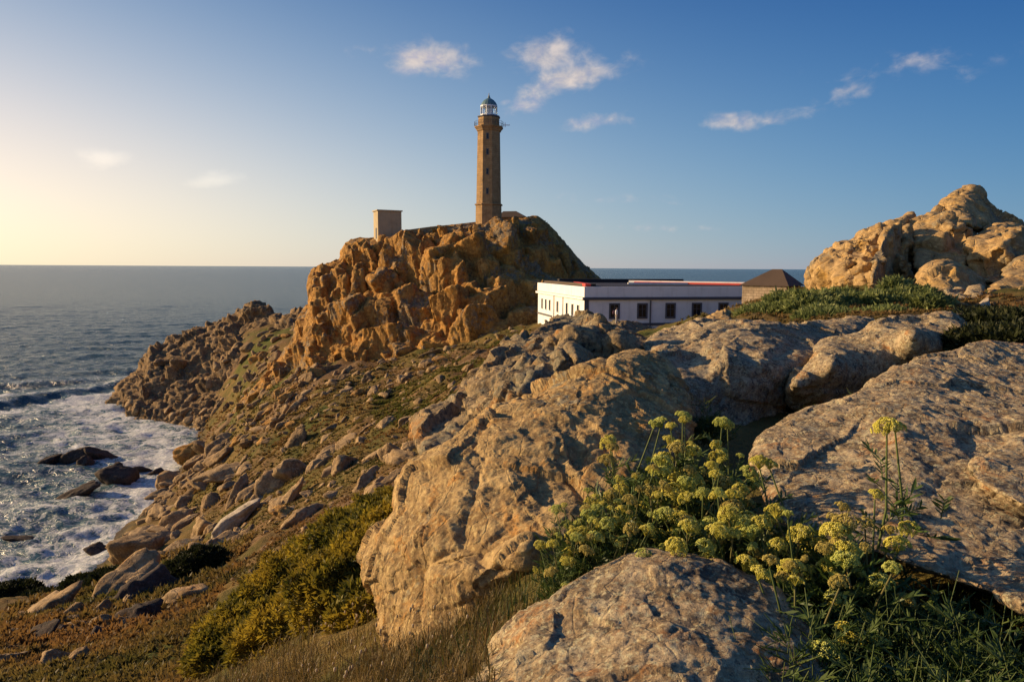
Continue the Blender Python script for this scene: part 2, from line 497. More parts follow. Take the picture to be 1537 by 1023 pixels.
M['sam_flower'] = foliage_mat('samphire_flower', (.42, .38, .05), (.68, .60, .10), (.76, .68, .20), rough=.7, transl=.2)


def terrain_mat():
    m, t, out = new_mat('heath_ground')
    pos = t.add('ShaderNodeNewGeometry').outputs['Position']
    n1 = t.noise(pos, .05, 6, .62, .4); n2 = t.noise(pos, .35, 6, .65); n3 = t.noise(pos, 2.2, 6, .7); n4 = t.noise(pos, 14, 4, .65)
    col = t.mix(t.map(n2, .35, .65), (.085, .08, .02), (.20, .13, .04))
    col = t.mix(t.map(n1, .46, .6), col, t.mix(t.map(n3, .35, .6), (.09, .055, .025), (.20, .115, .05)))
    gr = t.map(t.noise(t.vmath('ADD', pos, (31, 12, 4)), .045, 4, .6), .52, .62)
    col = t.mix(t.math('MULTIPLY', gr, .75), col, (.065, .085, .015))
    col = t.mix(t.map(n4, .5, .75, 0, .6), col, (.03, .028, .012))
    # bare rock and earth where the ground shows between the tufts
    ro = t.map(t.math('ADD', t.math('MULTIPLY', n3, .5), t.math('MULTIPLY', n1, .5)), .56, .62)
    col = t.mix(t.math('MULTIPLY', ro, .7), col, (.24, .17, .11))
    z = t.add('ShaderNodeSeparateXYZ', {0: pos}).outputs[2]
    wet = t.map(t.math('ADD', z, t.math('MULTIPLY', n2, 4)), 1.0, 6.0, 1, 0)
    col = t.mix(wet, col, t.mix(n3, (.035, .028, .022), (.10, .075, .055)))
    h = t.math('ADD', t.math('MULTIPLY', n3, .6), t.math('MULTIPLY', n4, .3))
    h = t.math('ADD', h, t.math('MULTIPLY', n2, 1.2))
    finish(t, out, col, .95, t.bump(h, .8, .35), .1)
    return m


M['terrain'] = terrain_mat()

# ------------------------------------------------------------------ terrain: heights interpolated over bearing and distance
_tp, _tv = [], []


def ctl(px, py, D):
    d = ray(px, py); _tp.append((d[0] * 1.6, math.log(D))); _tv.append(d[2])


def ctz(u, D, z):
    _tp.append((u * 1.6, math.log(D))); _tv.append((z - CAM_H) / D)


for u, rows in {
    -1.35: [(1.2, 38.3), (2.5, 37.6), (6, 34.8), (16, 28.5), (45, 14), (72, 1), (100, -5), (230, -12)],
    -.75: [(1.2, 38.35), (2.5, 37.9), (5, 35.9), (10, 32.6), (110, -5), (230, -12)],
    -.35: [(1.2, 38.4), (2.2, 38.0), (4, 36.9)],
    0.0: [(1.2, 38.4), (2.0, 38.25)],
    .35: [(1.2, 37.9), (2.2, 37.95), (3.2, 37.95), (4, 37.9)],
    .75: [(1.2, 37.9), (2.2, 37.95), (3.2, 38.0), (4.2, 38.1), (22, 38.4), (230, -8), (150, 22)],
    1.35: [(1.2, 38.4), (3, 38.4), (8, 38.6), (25, 39), (50, 43), (120, 30), (230, -6)]}.items():
    for D, z in rows: ctz(u, D, z)
for px, rows in {
    0: [(1023, 16), (965, 24), (925, 40), (905, 60), (893, 79)],
    75: [(1023, 15), (960, 24), (915, 42), (895, 62), (884, 82)],
    150: [(1023, 13.5), (950, 24), (895, 42), (865, 62), (845, 86)],
    220: [(1023, 12), (950, 20), (890, 36), (850, 55), (810, 80), (765, 106)],
    300: [(1023, 10), (960, 16), (905, 27), (865, 40), (825, 58), (760, 84), (705, 112), (668, 145), (628, 172), (560, 196), (515, 208)],
    385: [(1023, 7.5), (960, 11), (900, 18), (850, 30), (815, 42), (760, 62), (700, 84), (640, 112), (590, 140), (530, 170), (490, 195)],
    470: [(1023, 5.2), (960, 8), (890, 15), (820, 25), (785, 36), (740, 52), (700, 66), (640, 86), (590, 106), (555, 124)],
    550: [(1023, 4.2), (960, 6), (890, 10), (810, 20), (765, 32), (720, 45), (680, 58), (620, 80), (575, 104), (545, 122)],
    630: [(1023, 3.5), (960, 4.8), (880, 8), (790, 15), (730, 30), (690, 42), (630, 62), (570, 88), (530, 115)],
    700: [(1023, 3.0), (960, 3.9), (870, 5.6), (760, 11), (690, 22), (620, 46), (570, 68), (534, 92), (514, 114)],
    780: [(1023, 2.7), (940, 3.4), (860, 4.4), (740, 8), (640, 18), (562, 42), (529, 66), (510, 90), (494, 112)],
    900: [(900, 3.6), (820, 4.3), (600, 13), (540, 26), (516, 48), (510, 66), (505, 85), (470, 120)],
    1000: [(525, 20), (511, 34), (504, 50), (506, 75), (500, 95), (470, 130)],
    1100: [(503, 20), (483, 30), (470, 45), (464, 62), (480, 85), (450, 140)],
    1200: [(500, 19), (468, 28), (446, 42), (440, 56), (450, 80)],
    1320: [(505, 17), (465, 26), (440, 36), (425, 48), (400, 60)],
    1450: [(495, 17), (468, 25), (445, 34), (420, 45), (380, 60)],
    1537: [(520, 12), (488, 18), (466, 26), (440, 34), (410, 46), (370, 62)]}.items():
    for py, D in rows: ctl(px, py, D)
for u in (-.35, -.15, .05): ctz(u, 240, -10)
for u, D in ((.13, 6), (.2, 5), (.2, 8), (.3, 6), (.3, 8.5), (.4, 7), (.4, 9.5), (.55, 8), (.55, 10), (.68, 9)): ctz(u, D, 37.5)
for u in (.1, .3, .5): ctz(u, 165, 8); ctz(u, 235, -8)
TERR = TPS(_tp, _tv, 2e-4)


def terr(x, y, detail=True):
    x = np.asarray(x, float); y = np.asarray(y, float)
    D = np.clip(y, 1.2, 235.0)
    u = np.clip(x / np.maximum(y, .3), -1.5, 1.5)
    z = CAM_H + D * TERR(np.stack([u * 1.6, np.log(D)], -1))
    z = np.where(y > 235, np.minimum(z, -6), z)
    if detail:
        p = np.stack([x, y, np.zeros_like(x)], -1).reshape(-1, 3)
        amp = np.clip(D * .012, .02, .9).reshape(-1)
        n = fbm(p / 6.0, 4, 3) * amp * 1.1 + fbm(p / 1.3, 3, 5) * np.minimum(amp, .22)
        z = z + n.reshape(z.shape)
    return z


def grid_mesh(name, xs, ys, zs, mats, attrs=None):
    n, m = xs.shape
    v = np.stack([xs, ys, zs], -1).reshape(-1, 3)
    i = np.arange(n - 1)[:, None] * m; k = np.arange(m - 1)[None]
    q = np.stack([i + k, i + k + 1, i + m + k + 1, i + m + k], -1).reshape(-1, 4)
    return mesh_np(name, v, quads=q, mats=mats, smooth=True, attrs=attrs)


def build_terrain():
    ys = np.geomspace(.9, 238, 430); us = np.linspace(-1.5, 1.5, 620)
    Y, U = np.meshgrid(ys, us, indexing='ij'); X = U * Y
    Z = terr(X, Y)
    o = link('terrain', grid_mesh('terrain', X, Y, Z, [M['terrain']]))
    return tag(o, kind='structure')


terrain = build_terrain()


def first_hit(px, py):
    """where the ray of a pixel first meets the terrain: x, y, z"""
    d = ray(px, py); Ds = np.geomspace(1.3, 225, 420)
    X = d[:, 0:1] * Ds; Y = np.broadcast_to(Ds, X.shape)
    below = (CAM_H + d[:, 2:3] * Ds) < terr(X, Y, False)
    i = np.where(below.any(1), below.argmax(1), len(Ds) - 1)
    D = Ds[i]
    return d[:, 0] * D, D, below.any(1)


def ico(sub):
    bm = bmesh.new(); bmesh.ops.create_icosphere(bm, subdivisions=sub, radius=1.0)
    v = np.array([x.co for x in bm.verts]); f = np.array([[x.index for x in fc.verts] for fc in bm.faces]); bm.free()
    return v, f


ICO4, ICO4F = ico(4)
ICO1, ICO1F = ico(1)
ICO3, ICO3F = ico(3)


def unit(v): return v / (np.linalg.norm(v, axis=-1, keepdims=True) + 1e-9)


def in_poly(x, y, poly):
    p = np.array(poly, float); r = np.zeros(len(x), bool); j = len(p) - 1
    for i in range(len(p)):
        c = ((p[i, 1] > y) != (p[j, 1] > y)) & (x < (p[j, 0] - p[i, 0]) * (y - p[i, 1]) / (p[j, 1] - p[i, 1] + 1e-9) + p[i, 0])
        r ^= c; j = i
    return r


def sample_poly(poly, n, g):
    p = np.array(poly, float); X = []; Y = []; c = 0
    while c < n:
        x = g.uniform(p[:, 0].min(), p[:, 0].max(), 4 * n); y = g.uniform(p[:, 1].min(), p[:, 1].max(), 4 * n)
        m = in_poly(x, y, poly); X.append(x[m]); Y.append(y[m]); c += m.sum()
    return np.concatenate(X)[:n], np.concatenate(Y)[:n]


# ------------------------------------------------------------------ rocks
def closed_curve(pts, n):
    p = np.array(pts, float); k = len(p); out = []
    for i in range(k):
        a, b, c, d = p[i - 1], p[i], p[(i + 1) % k], p[(i + 2) % k]
        for t in np.linspace(0, 1, 12, endpoint=False):
            out.append(.5 * (2 * b + (c - a) * t + (2 * a - 5 * b + 4 * c - d) * t * t + (3 * b - a - 3 * c + d) * t ** 3))
    out = np.array(out); e = np.vstack([out, out[:1]])
    s = np.concatenate([[0], np.cumsum(np.linalg.norm(np.diff(e, axis=0), axis=1))])
    q = np.linspace(0, s[-1], n, endpoint=False)
    return np.stack([np.interp(q, s, e[:, 0]), np.interp(q, s, e[:, 1])], 1)


def solid(outline, depth, thick, rim, c=None, s0=.62, N=150, K=34):
    """closed rock body: front face at the given distances, rounded rim, back as far behind as the rock is thick"""
    O = closed_curve(outline, N); C = O.mean(0) if c is None else np.array(c, float)
    dep = np.array(depth, float)
    sc = 300.0
    f = TPS(dep[:, :2] / sc, dep[:, 2], 1e-3, 'lin') if len(dep) > 2 else (lambda q: np.full(q.shape[:-1], dep[0, 2]))
    s = np.sin(np.linspace(0, math.pi / 2, K + 1))[1:]
    q = C + s[:, None, None] * (O - C)[None]
    Dq = f(q / sc); lo, hi = dep[:, 2].min(), dep[:, 2].max(); m = (hi - lo) * .25 + .05 * lo
    Dq = np.clip(Dq, lo - m, hi + m)
    e = np.clip((s - s0) / (1 - s0), 0, 1)
    fr = Dq + (rim * (1 - np.sqrt(1 - e ** 2)))[:, None]
    bk = Dq[:-1] + rim + (thick * np.sqrt(1 - s[:-1] ** 2))[:, None]
    Dc = float(f((C / sc)[None])[0])
    V = np.concatenate([P(C[0:1], C[1:2], np.array([Dc])), P(q[..., 0], q[..., 1], fr).reshape(-1, 3),
                        P(q[:-1, :, 0], q[:-1, :, 1], bk)[::-1].reshape(-1, 3), P(C[0:1], C[1:2], np.array([Dc + rim + thick]))])
    k = np.arange(N); k2 = (k + 1) % N; tri = []; quad = []
    tri.append(np.stack([np.zeros(N, int), 1 + k2, 1 + k], 1))
    rings = 2 * K - 1
    for j in range(rings - 1):
        a = 1 + j * N; b = a + N
        quad.append(np.stack([a + k, a + k2, b + k2, b + k], 1))
    last = 1 + (rings - 1) * N
    tri.append(np.stack([np.full(N, len(V) - 1), last + k, last + k2], 1))
    return V, np.concatenate(tri), np.concatenate(quad)


def cut_stone(g, k=90, cuts=15):
    n = unit(g.normal(size=(cuts, 3))); d = g.uniform(.6, 1.0, cuts)
    n = np.vstack([n, -n.mean(0) / np.linalg.norm(n.mean(0))]); d = np.append(d, .9)
    r = ((np.clip(ICO4 @ n.T, 0, None) / d) ** k).sum(1) ** (-1 / k)
    r = np.minimum(r, 1.6)
    return ICO4 * (r / r.max() * 1.25)[:, None]


def joint_stone(g):
    """block bounded by three joint sets, corners knocked off"""
    a = np.array([(1, 0, 0), (-1, 0, 0), (0, 1, 0), (0, -1, 0), (0, 0, 1), (0, 0, -1)], float)
    n = unit(a + g.normal(size=a.shape) * .16); d = g.uniform(.55, .85, 6)
    n = np.vstack([n, unit(g.normal(size=(4, 3)))]); d = np.concatenate([d, g.uniform(.72, .98, 4)])
    r = ((np.clip(ICO4 @ n.T, 0, None) / d) ** 120).sum(1) ** (-1 / 120)
    return ICO4 * np.minimum(r, 1.5)[:, None]


def blocks(outline, depth, n, sizes, aspect, lean, seed, out=.5, edge=.95, back=.2, yaw=None):
    """angular joint blocks standing out of the front of a rock body"""
    g = np.random.default_rng(seed); O = closed_curve(outline, 200); dep = np.array(depth, float)
    f = TPS(dep[:, :2] / 300.0, dep[:, 2], 1e-3, 'lin'); xs, ys = sample_poly(outline, n, g); res = []
    for x, y in zip(xs, ys):
        D = float(f(np.array([[x, y]]) / 300.0)[0]); s = sizes[0] * (sizes[1] / sizes[0]) ** (g.random() ** 1.5)
        e = np.hypot(O[:, 0] - x, O[:, 1] - y).min()
        vis = edge * s * max(aspect) * FPX / D
        if e < vis: s *= e / vis
        if s < sizes[0] * .6: continue
        v = (cut_stone(g) if yaw is None else joint_stone(g)) * np.array(aspect) * s * g.uniform(.8, 1.2, 3)
        m = np.array((Matrix.Rotation(lean[0] + g.normal() * .13, 3, 'Y') @ Matrix.Rotation(lean[1] + g.normal() * .13, 3, 'X') @ Matrix.Rotation(g.uniform(0, 6.28) if yaw is None else yaw + g.normal() * .22, 3, 'Z')))
        c = P(np.array(x), np.array(y), np.array(D + s * (back + g.uniform(-.25, .25) - out * .3)))
        res.append((v @ m.T + c, ICO4F, np.zeros((0, 4), int)))
    return res


def remesh(parts, voxel):
    vs, ts, qs, n = [], [], [], 0
    for V, T, Q in parts:
        vs.append(V); ts.append(T + n); qs.append(Q + n); n += len(V)
    me = mesh_np('tmp', np.concatenate(vs), np.concatenate(ts), np.concatenate(qs))
    o = link('tmp', me)
    md = o.modifiers.new('r', 'REMESH'); md.mode = 'VOXEL'; md.voxel_size = voxel; md.adaptivity = 0
    dg = bpy.context.evaluated_depsgraph_get()
    out = bpy.data.meshes.new_from_object(o.evaluated_get(dg))
    bpy.data.objects.remove(o); bpy.data.meshes.remove(me)
    return out


def rock(name, label, cat, parts, voxel, spec, mat, seed=0, shear=None, warp=None, kind=None, group=None, relax=0):
    me = remesh(parts, voxel); me.name = name
    n = len(me.vertices)
    co = np.empty(n * 3, np.float32); me.vertices.foreach_get('co', co); co = co.reshape(-1, 3)
    no = np.empty(n * 3, np.float32); me.vertex_normals.foreach_get('vector', no); no = no.reshape(-1, 3)
    co = co + no * disp(co, spec, seed, shear, warp)[:, None]
    org = co.mean(0); org[2] = co[:, 2].min()
    me.vertices.foreach_set('co', (co - org).ravel().astype(np.float32))
    me.polygons.foreach_set('use_smooth', np.ones(len(me.polygons), bool))
    me.materials.clear(); me.materials.append(mat); me.update()
    o = link(name, me, loc=org)
    return tag(o, label, cat, group, kind)


CRAG_SPEC = [('fbm', 9, .25), ('facet', (1.4, 1.4, 3.2), .26), ('crack', (2.6, 2.6, 8), .35), ('rough', 1.6, .10)]
SH = ((1, 0, .28), (0, 1, .1), (0, 0, 1))
CRAG_OUT = [(452, 560), (455, 500), (462, 455), (461, 420), (470, 402), (490, 396), (511, 388), (514, 371), (535, 358), (560, 357), (604, 347), (660, 340),
            (720, 334), (765, 330), (800, 325), (818, 332), (838, 352), (860, 378), (885, 404), (905, 424), (930, 470), (935, 520), (860, 560), (700, 590), (560, 620), (470, 610)]
CRAG_DEP = [(470, 410, 150), (520, 370, 150), (650, 342, 150), (733, 335, 149), (810, 328, 152), (890, 410, 158), (930, 470, 160), (470, 560, 128), (560, 570, 124), (650, 545, 121), (700, 520, 119),
            (780, 500, 122), (860, 500, 130), (560, 450, 137), (700, 430, 128), (640, 440, 138), (760, 430, 136), (820, 420, 143), (480, 470, 140), (600, 500, 130), (700, 380, 137), (620, 390, 145), (780, 370, 143)]
SHO_OUT = [(465, 455), (448, 475), (440, 505), (425, 530), (400, 560), (372, 590), (340, 625), (325, 655), (360, 668), (430, 650), (500, 620), (560, 590), (540, 520), (500, 470)]
SHO_DEP = [(465, 460, 148), (445, 490, 146), (400, 560, 143), (335, 640, 141), (430, 640, 128), (520, 600, 124), (500, 500, 138), (430, 580, 136)]
crag = rock('cliff', None, None,
            [solid(CRAG_OUT, CRAG_DEP, 34, 4, c=(690, 460), s0=.86)]
            + [solid(SHO_OUT, SHO_DEP, 16, 4, c=(440, 590))]
            + blocks(SHO_OUT, SHO_DEP, 130, (1.2, 4.2), (.8, .8, 1.2), (-.3, .12), 303, yaw=.6)
            + blocks(CRAG_OUT, CRAG_DEP, 210, (2.2, 6.0), (.7, .8, 1.45), (-.2, .12), 301, yaw=.65)
            + blocks(CRAG_OUT, CRAG_DEP, 520, (.9, 2.5), (.65, .75, 1.7), (-.24, .12), 302, back=.1, yaw=.65),
              .27, CRAG_SPEC, M['crag'], 3, SH, (9, 1.0), kind='structure')
TIP_SPEC = [('fbm', 12, 1.2), ('facet', (6, 6, 8), 1.6), ('facet', (2.6, 2.6, 3.5), 1.0), ('facet', (1.2, 1.2, 1.6), .42), ('crack', (4, 4, 7), .4), ('rough', 1.8, .25)]
tip = rock('headland', None, None, [
    solid([(163, 625), (172, 598), (196, 565), (240, 520), (300, 493), (345, 480), (362, 465), (385, 460), (405, 464), (425, 478), (470, 470), (520, 520), (520, 600), (420, 640), (330, 670), (255, 668), (205, 655)],
          [(165, 612, 186), (240, 520, 200), (300, 493, 205), (385, 462, 204), (450, 480, 180), (500, 540, 150), (450, 580, 146), (330, 640, 158), (260, 655, 160), (210, 640, 170), (300, 570, 182), (390, 530, 176)], 30, 6, c=(340, 575)),
    solid([(360, 490), (358, 468), (366, 459), (385, 456), (403, 459), (409, 470), (408, 492), (385, 500)], [(385, 475, 199)], 6, 3)],
    .55, TIP_SPEC, M['tip'], 5, ((1, 0, .4), (0, 1, 0), (0, 0, 1)), (8, 1.2), kind='structure')

BOULDER_SPEC = [('fbm', 1.0, .06), ('facet', (.95, .95, 1.3), .085), ('facet', (.34, .34, .5), .022), ('knob', (.16, .16, .26), .017), ('ridge', .5, .014), ('crack', (1.1, 1.1, .8), .03), ('rough', .22, .018), ('facet', (.19, .19, .24), .008), ('facet', (.085, .085, .1), .004), ('pit', .08, .006)]
big = rock('boulder', 'huge sunlit tan boulder beside the yellow flowers, with a knobbly overhanging left end', 'boulder', [
    solid([(677, 672), (736, 617), (822, 579), (903, 547), (957, 526), (988, 534), (1018, 565), (1040, 600), (1040, 660), (1000, 720), (930, 780), (870, 840), (820, 875),
           (740, 915), (690, 960), (640, 1000), (600, 1000), (574, 955), (568, 912), (548, 875), (537, 840), (552, 806), (596, 772), (596, 745), (602, 708), (632, 690)],
          [(957, 530, 7.2), (740, 620, 6.3), (640, 690, 5.8), (545, 840, 5.4), (600, 975, 4.6), (700, 820, 4.75), (800, 860, 4.25), (850, 750, 4.9), (940, 690, 5.35), (1030, 620, 6.2), (900, 620, 6.0), (750, 700, 5.35), (620, 800, 5.0)],
          1.6, .5, c=(765, 770)),
    solid([(628, 885), (645, 855), (700, 842), (760, 828), (800, 812), (806, 845), (775, 872), (715, 900), (670, 925), (640, 925)], [(640, 890, 4.55), (720, 870, 4.3), (795, 835, 4.1), (700, 910, 4.3)], .8, .3, s0=.3)],
    .0125, BOULDER_SPEC, M['boulder'], 11, ((1, .1, .35), (0, 1, 0), (0, 0, 1)), (.6, .08))

SLAB_SPEC = [('fbm', 1.2, .05), ('facet', (1.0, 1.0, .6), .045), ('facet', (.35, .35, .3), .012), ('crack', (1.5, 1.5, 2.4), .010), ('ridge', .5, .008), ('rough', .24, .014), ('facet', (.17, .17, .12), .008), ('facet', (.075, .075, .06), .004), ('pit', .07, .005)]
dome = rock('boulder', 'broad low speckled rock in front of the yellow flowers, cut by one rusty crack', 'boulder', [
    solid([(690, 1050), (713, 1016), (754, 961), (793, 928), (863, 885), (918, 849), (972, 828), (1027, 826), (1081, 836), (1135, 860), (1185, 895), (1225, 950), (1245, 1040), (1200, 1180), (950, 1270), (720, 1180)],
          [(713, 1016, 2.75), (793, 928, 2.95), (918, 849, 3.2), (1027, 827, 3.15), (1130, 862, 3.0), (1200, 950, 2.6), (1000, 960, 2.5), (1000, 1060, 2.1), (850, 1030, 2.35), (1000, 1200, 1.7), (1200, 1100, 2.1), (760, 1150, 2.1)], .9, .25, c=(970, 1010))],
    .011, SLAB_SPEC + [('crack', (1.1, 1.1, 3), .012)], M['slab'], 21, None, (.5, .07))
slab = rock('boulder', 'wide flat rough slab at the right edge, mottled with grey and rusty lichen', 'boulder', [
    solid([(1132, 668), (1154, 648), (1210, 620), (1286, 585), (1332, 557), (1377, 534), (1419, 524), (1454, 518), (1537, 515), (1640, 516), (1760, 560), (1800, 720), (1750, 880), (1600, 930), (1450, 880), (1300, 830), (1180, 790), (1128, 720)],
          [(1537, 517, 8.0), (1380, 535, 7.4), (1250, 602, 6.2), (1145, 660, 5.3), (1140, 740, 4.4), (1300, 790, 3.7), (1450, 860, 3.2), (1600, 900, 2.9), (1537, 650, 5.0), (1350, 650, 5.05), (1750, 600, 6.5), (1750, 850, 3.2)], .9, .3, c=(1440, 700)),
    solid([(1455, 705), (1500, 665), (1560, 628), (1640, 610), (1720, 680), (1660, 770), (1560, 765), (1490, 735)], [(1470, 700, 4.25), (1560, 640, 5.0), (1600, 740, 3.9), (1700, 680, 4.6)], .6, .12)],
    .0125, SLAB_SPEC, M['slab'], 23, None, (.5, .07))
FAR_SPEC = [('fbm', 2.0, .08), ('facet', (1.7, 1.7, 1.1), .17), ('facet', (.6, .6, .5), .05), ('crack', (2.2, 2.2, 2), .05), ('rough', .5, .032), ('facet', (.28, .28, .24), .024), ('pit', .16, .010)]
SOFT_SPEC = [('fbm', 2.0, .08), ('facet', (1.7, 1.7, 1.1), .08), ('facet', (.6, .6, .5), .03), ('crack', (2.4, 2.4, 2), .04), ('rough', .5, .036), ('facet', (.25, .25, .22), .022), ('pit', .13, .012)]
rock('boulder', 'long rounded rock behind the flat right slab, sloping down into a dark cleft', 'boulder', [
    solid([(1180, 590), (1189, 568), (1215, 540), (1224, 516), (1265, 506), (1297, 497), (1318, 482), (1370, 470), (1409, 464), (1440, 469), (1468, 482), (1476, 500), (1460, 520), (1420, 537), (1350, 562), (1270, 600), (1205, 618)],
          [(1190, 580, 9.8), (1224, 517, 11.2), (1262, 508, 12), (1250, 545, 10.2), (1380, 471, 13), (1370, 505, 11.0), (1440, 500, 11.4), (1470, 490, 12.6), (1210, 612, 10.6), (1270, 596, 10.9), (1350, 558, 11.4), (1430, 530, 11.9)], 1.6, .9, c=(1350, 525), s0=.35)],
    .028, SOFT_SPEC, M['slab'], 25, None, (1.2, .1))
rock('boulder', 'rough brown rock face between the huge tan boulder and the long rounded rock', 'boulder', [
    solid([(962, 530), (975, 502), (1010, 491), (1050, 482), (1110, 482), (1180, 485), (1232, 481), (1300, 478), (1310, 492), (1240, 520), (1222, 545), (1195, 580), (1180, 640), (1120, 680), (1040, 660), (990, 590)],
          [(1010, 493, 15.5), (1232, 484, 18), (1300, 482, 18.5), (1222, 530, 11.8), (1185, 600, 11), (1060, 640, 10.4), (1000, 570, 10.4), (1080, 535, 11), (1080, 575, 10.6), (1000, 535, 11.2), (1150, 530, 11.3), (970, 515, 13), (1150, 640, 10.9)], 3.0, .8, c=(1105, 560))],
    .032, SOFT_SPEC, M['slab'], 27, None, (1.2, .12))
MID_OUT = [(716, 563), (742, 534), (762, 515), (801, 490), (836, 476), (869, 474), (900, 482), (960, 507), (975, 530), (960, 580), (900, 630), (800, 670), (740, 700), (690, 720), (640, 705), (622, 660), (640, 627), (680, 610), (692, 590)]
MID_DEP = [(850, 476, 17), (762, 517, 14.2), (716, 565, 12), (640, 640, 9.8), (690, 690, 8.2), (800, 630, 9), (900, 570, 10.8), (960, 515, 14.5), (830, 540, 12.2), (740, 600, 10.2)]
rock('boulder', 'craggy grey lichened outcrop behind the huge tan boulder, stained orange in a gully', 'boulder', [
    solid(MID_OUT, MID_DEP, 3.0, .8, c=(785, 595)),
    solid([(780, 590), (800, 555), (850, 520), (905, 500), (950, 512), (930, 545), (860, 580), (800, 610)], [(800, 590, 9.3), (850, 540, 10.8), (940, 520, 12.5)], 1.5, .3)]
    + blocks(MID_OUT, MID_DEP, 40, (.4, 1.1), (.6, .7, 1.6), (.8, .1), 311, back=.25, yaw=.5),
    .032, FAR_SPEC + [('facet', (.5, .5, .9), .10)], M['mid_rock'], 29, ((1, .0, .5), (0, 1, 0), (0, 0, 1)), (1.2, .2))
rock('boulder', 'dark hump of rock under the person, in front of the white building', 'boulder', [
    solid([(885, 500), (905, 488), (928, 486), (950, 484), (968, 487), (985, 497), (992, 530), (950, 560), (895, 545)], [(900, 495, 66), (935, 490, 66), (985, 505, 68), (935, 540, 61)], 5, 2)],
    .15, [('fbm', 4, .5), ('facet', 2.2, .45), ('facet', .9, .2)], M['mid_rock'], 31)

HILL_SPEC = [('fbm', 5, .15), ('facet', (4.2, 4.2, 2.6), .42), ('facet', (1.5, 1.5, 1.1), .16), ('crack', (4, 4, 3), .12), ('rough', 1.0, .06)]
for k, (lab, mat, outline, depth, thick, rim, spec) in enumerate([
    ('domed cap boulder crowning the golden outcrop on the right', 'hill', [(1401, 322), (1405, 311), (1415, 300), (1429, 293), (1440, 289), (1451, 286), (1462, 286), (1471, 293), (1479, 305), (1492, 314), (1508, 325), (1530, 335), (1536, 345), (1508, 348), (1450, 345), (1415, 338)],
     [(1405, 318, 53), (1450, 300, 53), (1455, 335, 50), (1530, 340, 54)], 8, 2, 0),
    ('jagged golden flank sloping down towards the hut', 'hill', [(1210, 402), (1227, 388), (1236, 377), (1250, 368), (1267, 365), (1283, 360), (1290, 351), (1307, 342), (1325, 335), (1342, 332), (1352, 326), (1364, 319), (1374, 321), (1378, 345), (1365, 400), (1345, 440), (1300, 450), (1257, 445), (1225, 440), (1210, 420)],
     [(1212, 400, 52), (1363, 325, 54), (1345, 425, 44), (1270, 430, 45), (1290, 380, 49), (1330, 370, 49), (1220, 430, 48)], 10, 2, 1),
    ('smooth arched slab leaning beside the dark cleft', 'hill', [(1308, 440), (1314, 395), (1326, 358), (1340, 340), (1352, 338), (1350, 365), (1346, 400), (1345, 440)], [(1330, 400, 43), (1345, 345, 46), (1325, 435, 42)], 3, 1, 0),
    ('broad slab right of the dark cleft, below the cap boulder', 'hill', [(1360, 360), (1368, 338), (1386, 325), (1405, 322), (1426, 327), (1461, 336), (1475, 345), (1470, 400), (1440, 425), (1391, 420), (1372, 405), (1366, 380)],
     [(1368, 340, 50), (1426, 330, 51), (1461, 340, 50), (1440, 410, 44.5), (1390, 405, 45), (1420, 370, 47)], 8, 1.6, 0),
    ('pale wedge stone standing inside the dark cleft', 'hill', [(1350, 430), (1352, 400), (1357, 385), (1362, 392), (1375, 410), (1388, 425), (1375, 435)], [(1360, 410, 43.5)], 2, .7, 0),
    ('large grey-topped boulder at the right of the outcrop', 'hill', [(1450, 372), (1461, 352), (1483, 341), (1508, 337), (1532, 341), (1556, 355), (1570, 385), (1550, 420), (1500, 432), (1473, 427), (1456, 415), (1452, 392)],
     [(1452, 375, 45), (1510, 342, 47), (1560, 370, 47), (1500, 415, 41), (1465, 410, 42)], 6, 1.8, 0),
    ('round golden boulder in front of the outcrop', 'hill', [(1376, 414), (1386, 401), (1405, 391), (1424, 391), (1440, 400), (1457, 411), (1472, 428), (1465, 445), (1426, 450), (1396, 448), (1380, 436)],
     [(1380, 415, 39), (1415, 395, 39), (1460, 425, 38.5), (1420, 440, 36)], 4, 1.3, 0),
    ('pale rounded boulder cut by the right edge of the photo', 'hill', [(1500, 418), (1507, 398), (1523, 386), (1545, 382), (1572, 400), (1570, 430), (1530, 440)], [(1505, 410, 39), (1545, 385, 40), (1535, 425, 37.5)], 4, 1.2, 0),
    ('small pinkish boulder behind the dark grass, left of its twin', 'slab', [(1408, 448), (1424, 437), (1443, 435), (1452, 447), (1446, 463), (1419, 462)], [(1410, 450, 33), (1440, 440, 33.5), (1430, 458, 32)], 1.6, .5, 2),
    ('small upright pinkish boulder right of its twin', 'slab', [(1449, 448), (1458, 432), (1470, 433), (1479, 448), (1471, 463), (1453, 463)], [(1452, 445, 33), (1470, 436, 33.5), (1462, 458, 32)], 1.6, .5, 2),
    ('low brown boulder under the pale rounded boulder', 'hill', [(1478, 440), (1494, 423), (1513, 416), (1548, 412), (1575, 430), (1560, 455), (1508, 452)], [(1485, 435, 36), (1545, 415, 37.5), (1520, 445, 34.5)], 3, 1.0, 0),
    ('angular stones at the lip of the green slope by the white building', 'hill', [(1040, 492), (1052, 480), (1066, 474), (1082, 469), (1094, 470), (1096, 482), (1082, 494), (1060, 500)], [(1045, 490, 24), (1085, 472, 26), (1075, 492, 23)], 1.5, .4, 2)]):
    sp = [HILL_SPEC, HILL_SPEC, [('fbm', 1.5, .15), ('facet', 1.0, .16), ('facet', .4, .06)]][spec]
    rock('boulder', lab, 'boulder', [solid(outline, depth, thick, rim, N=90, K=22)] + (blocks(outline, depth, 110, (.5, 1.7), (.8, .8, 1.2), (-.35, .1), 320, back=.05, yaw=.6) if spec == 1 else blocks(outline, depth, 16, (.9, 2.4), (.9, .9, .8), (-.3, .1), 330 + k, back=.2, yaw=.5) if rim in (1.6, 1.8) else []), .12 if spec < 2 else .06, sp, M[mat], 50 + k, None, (3, .4) if spec < 2 else None)

dg = bpy.context.evaluated_depsgraph_get()


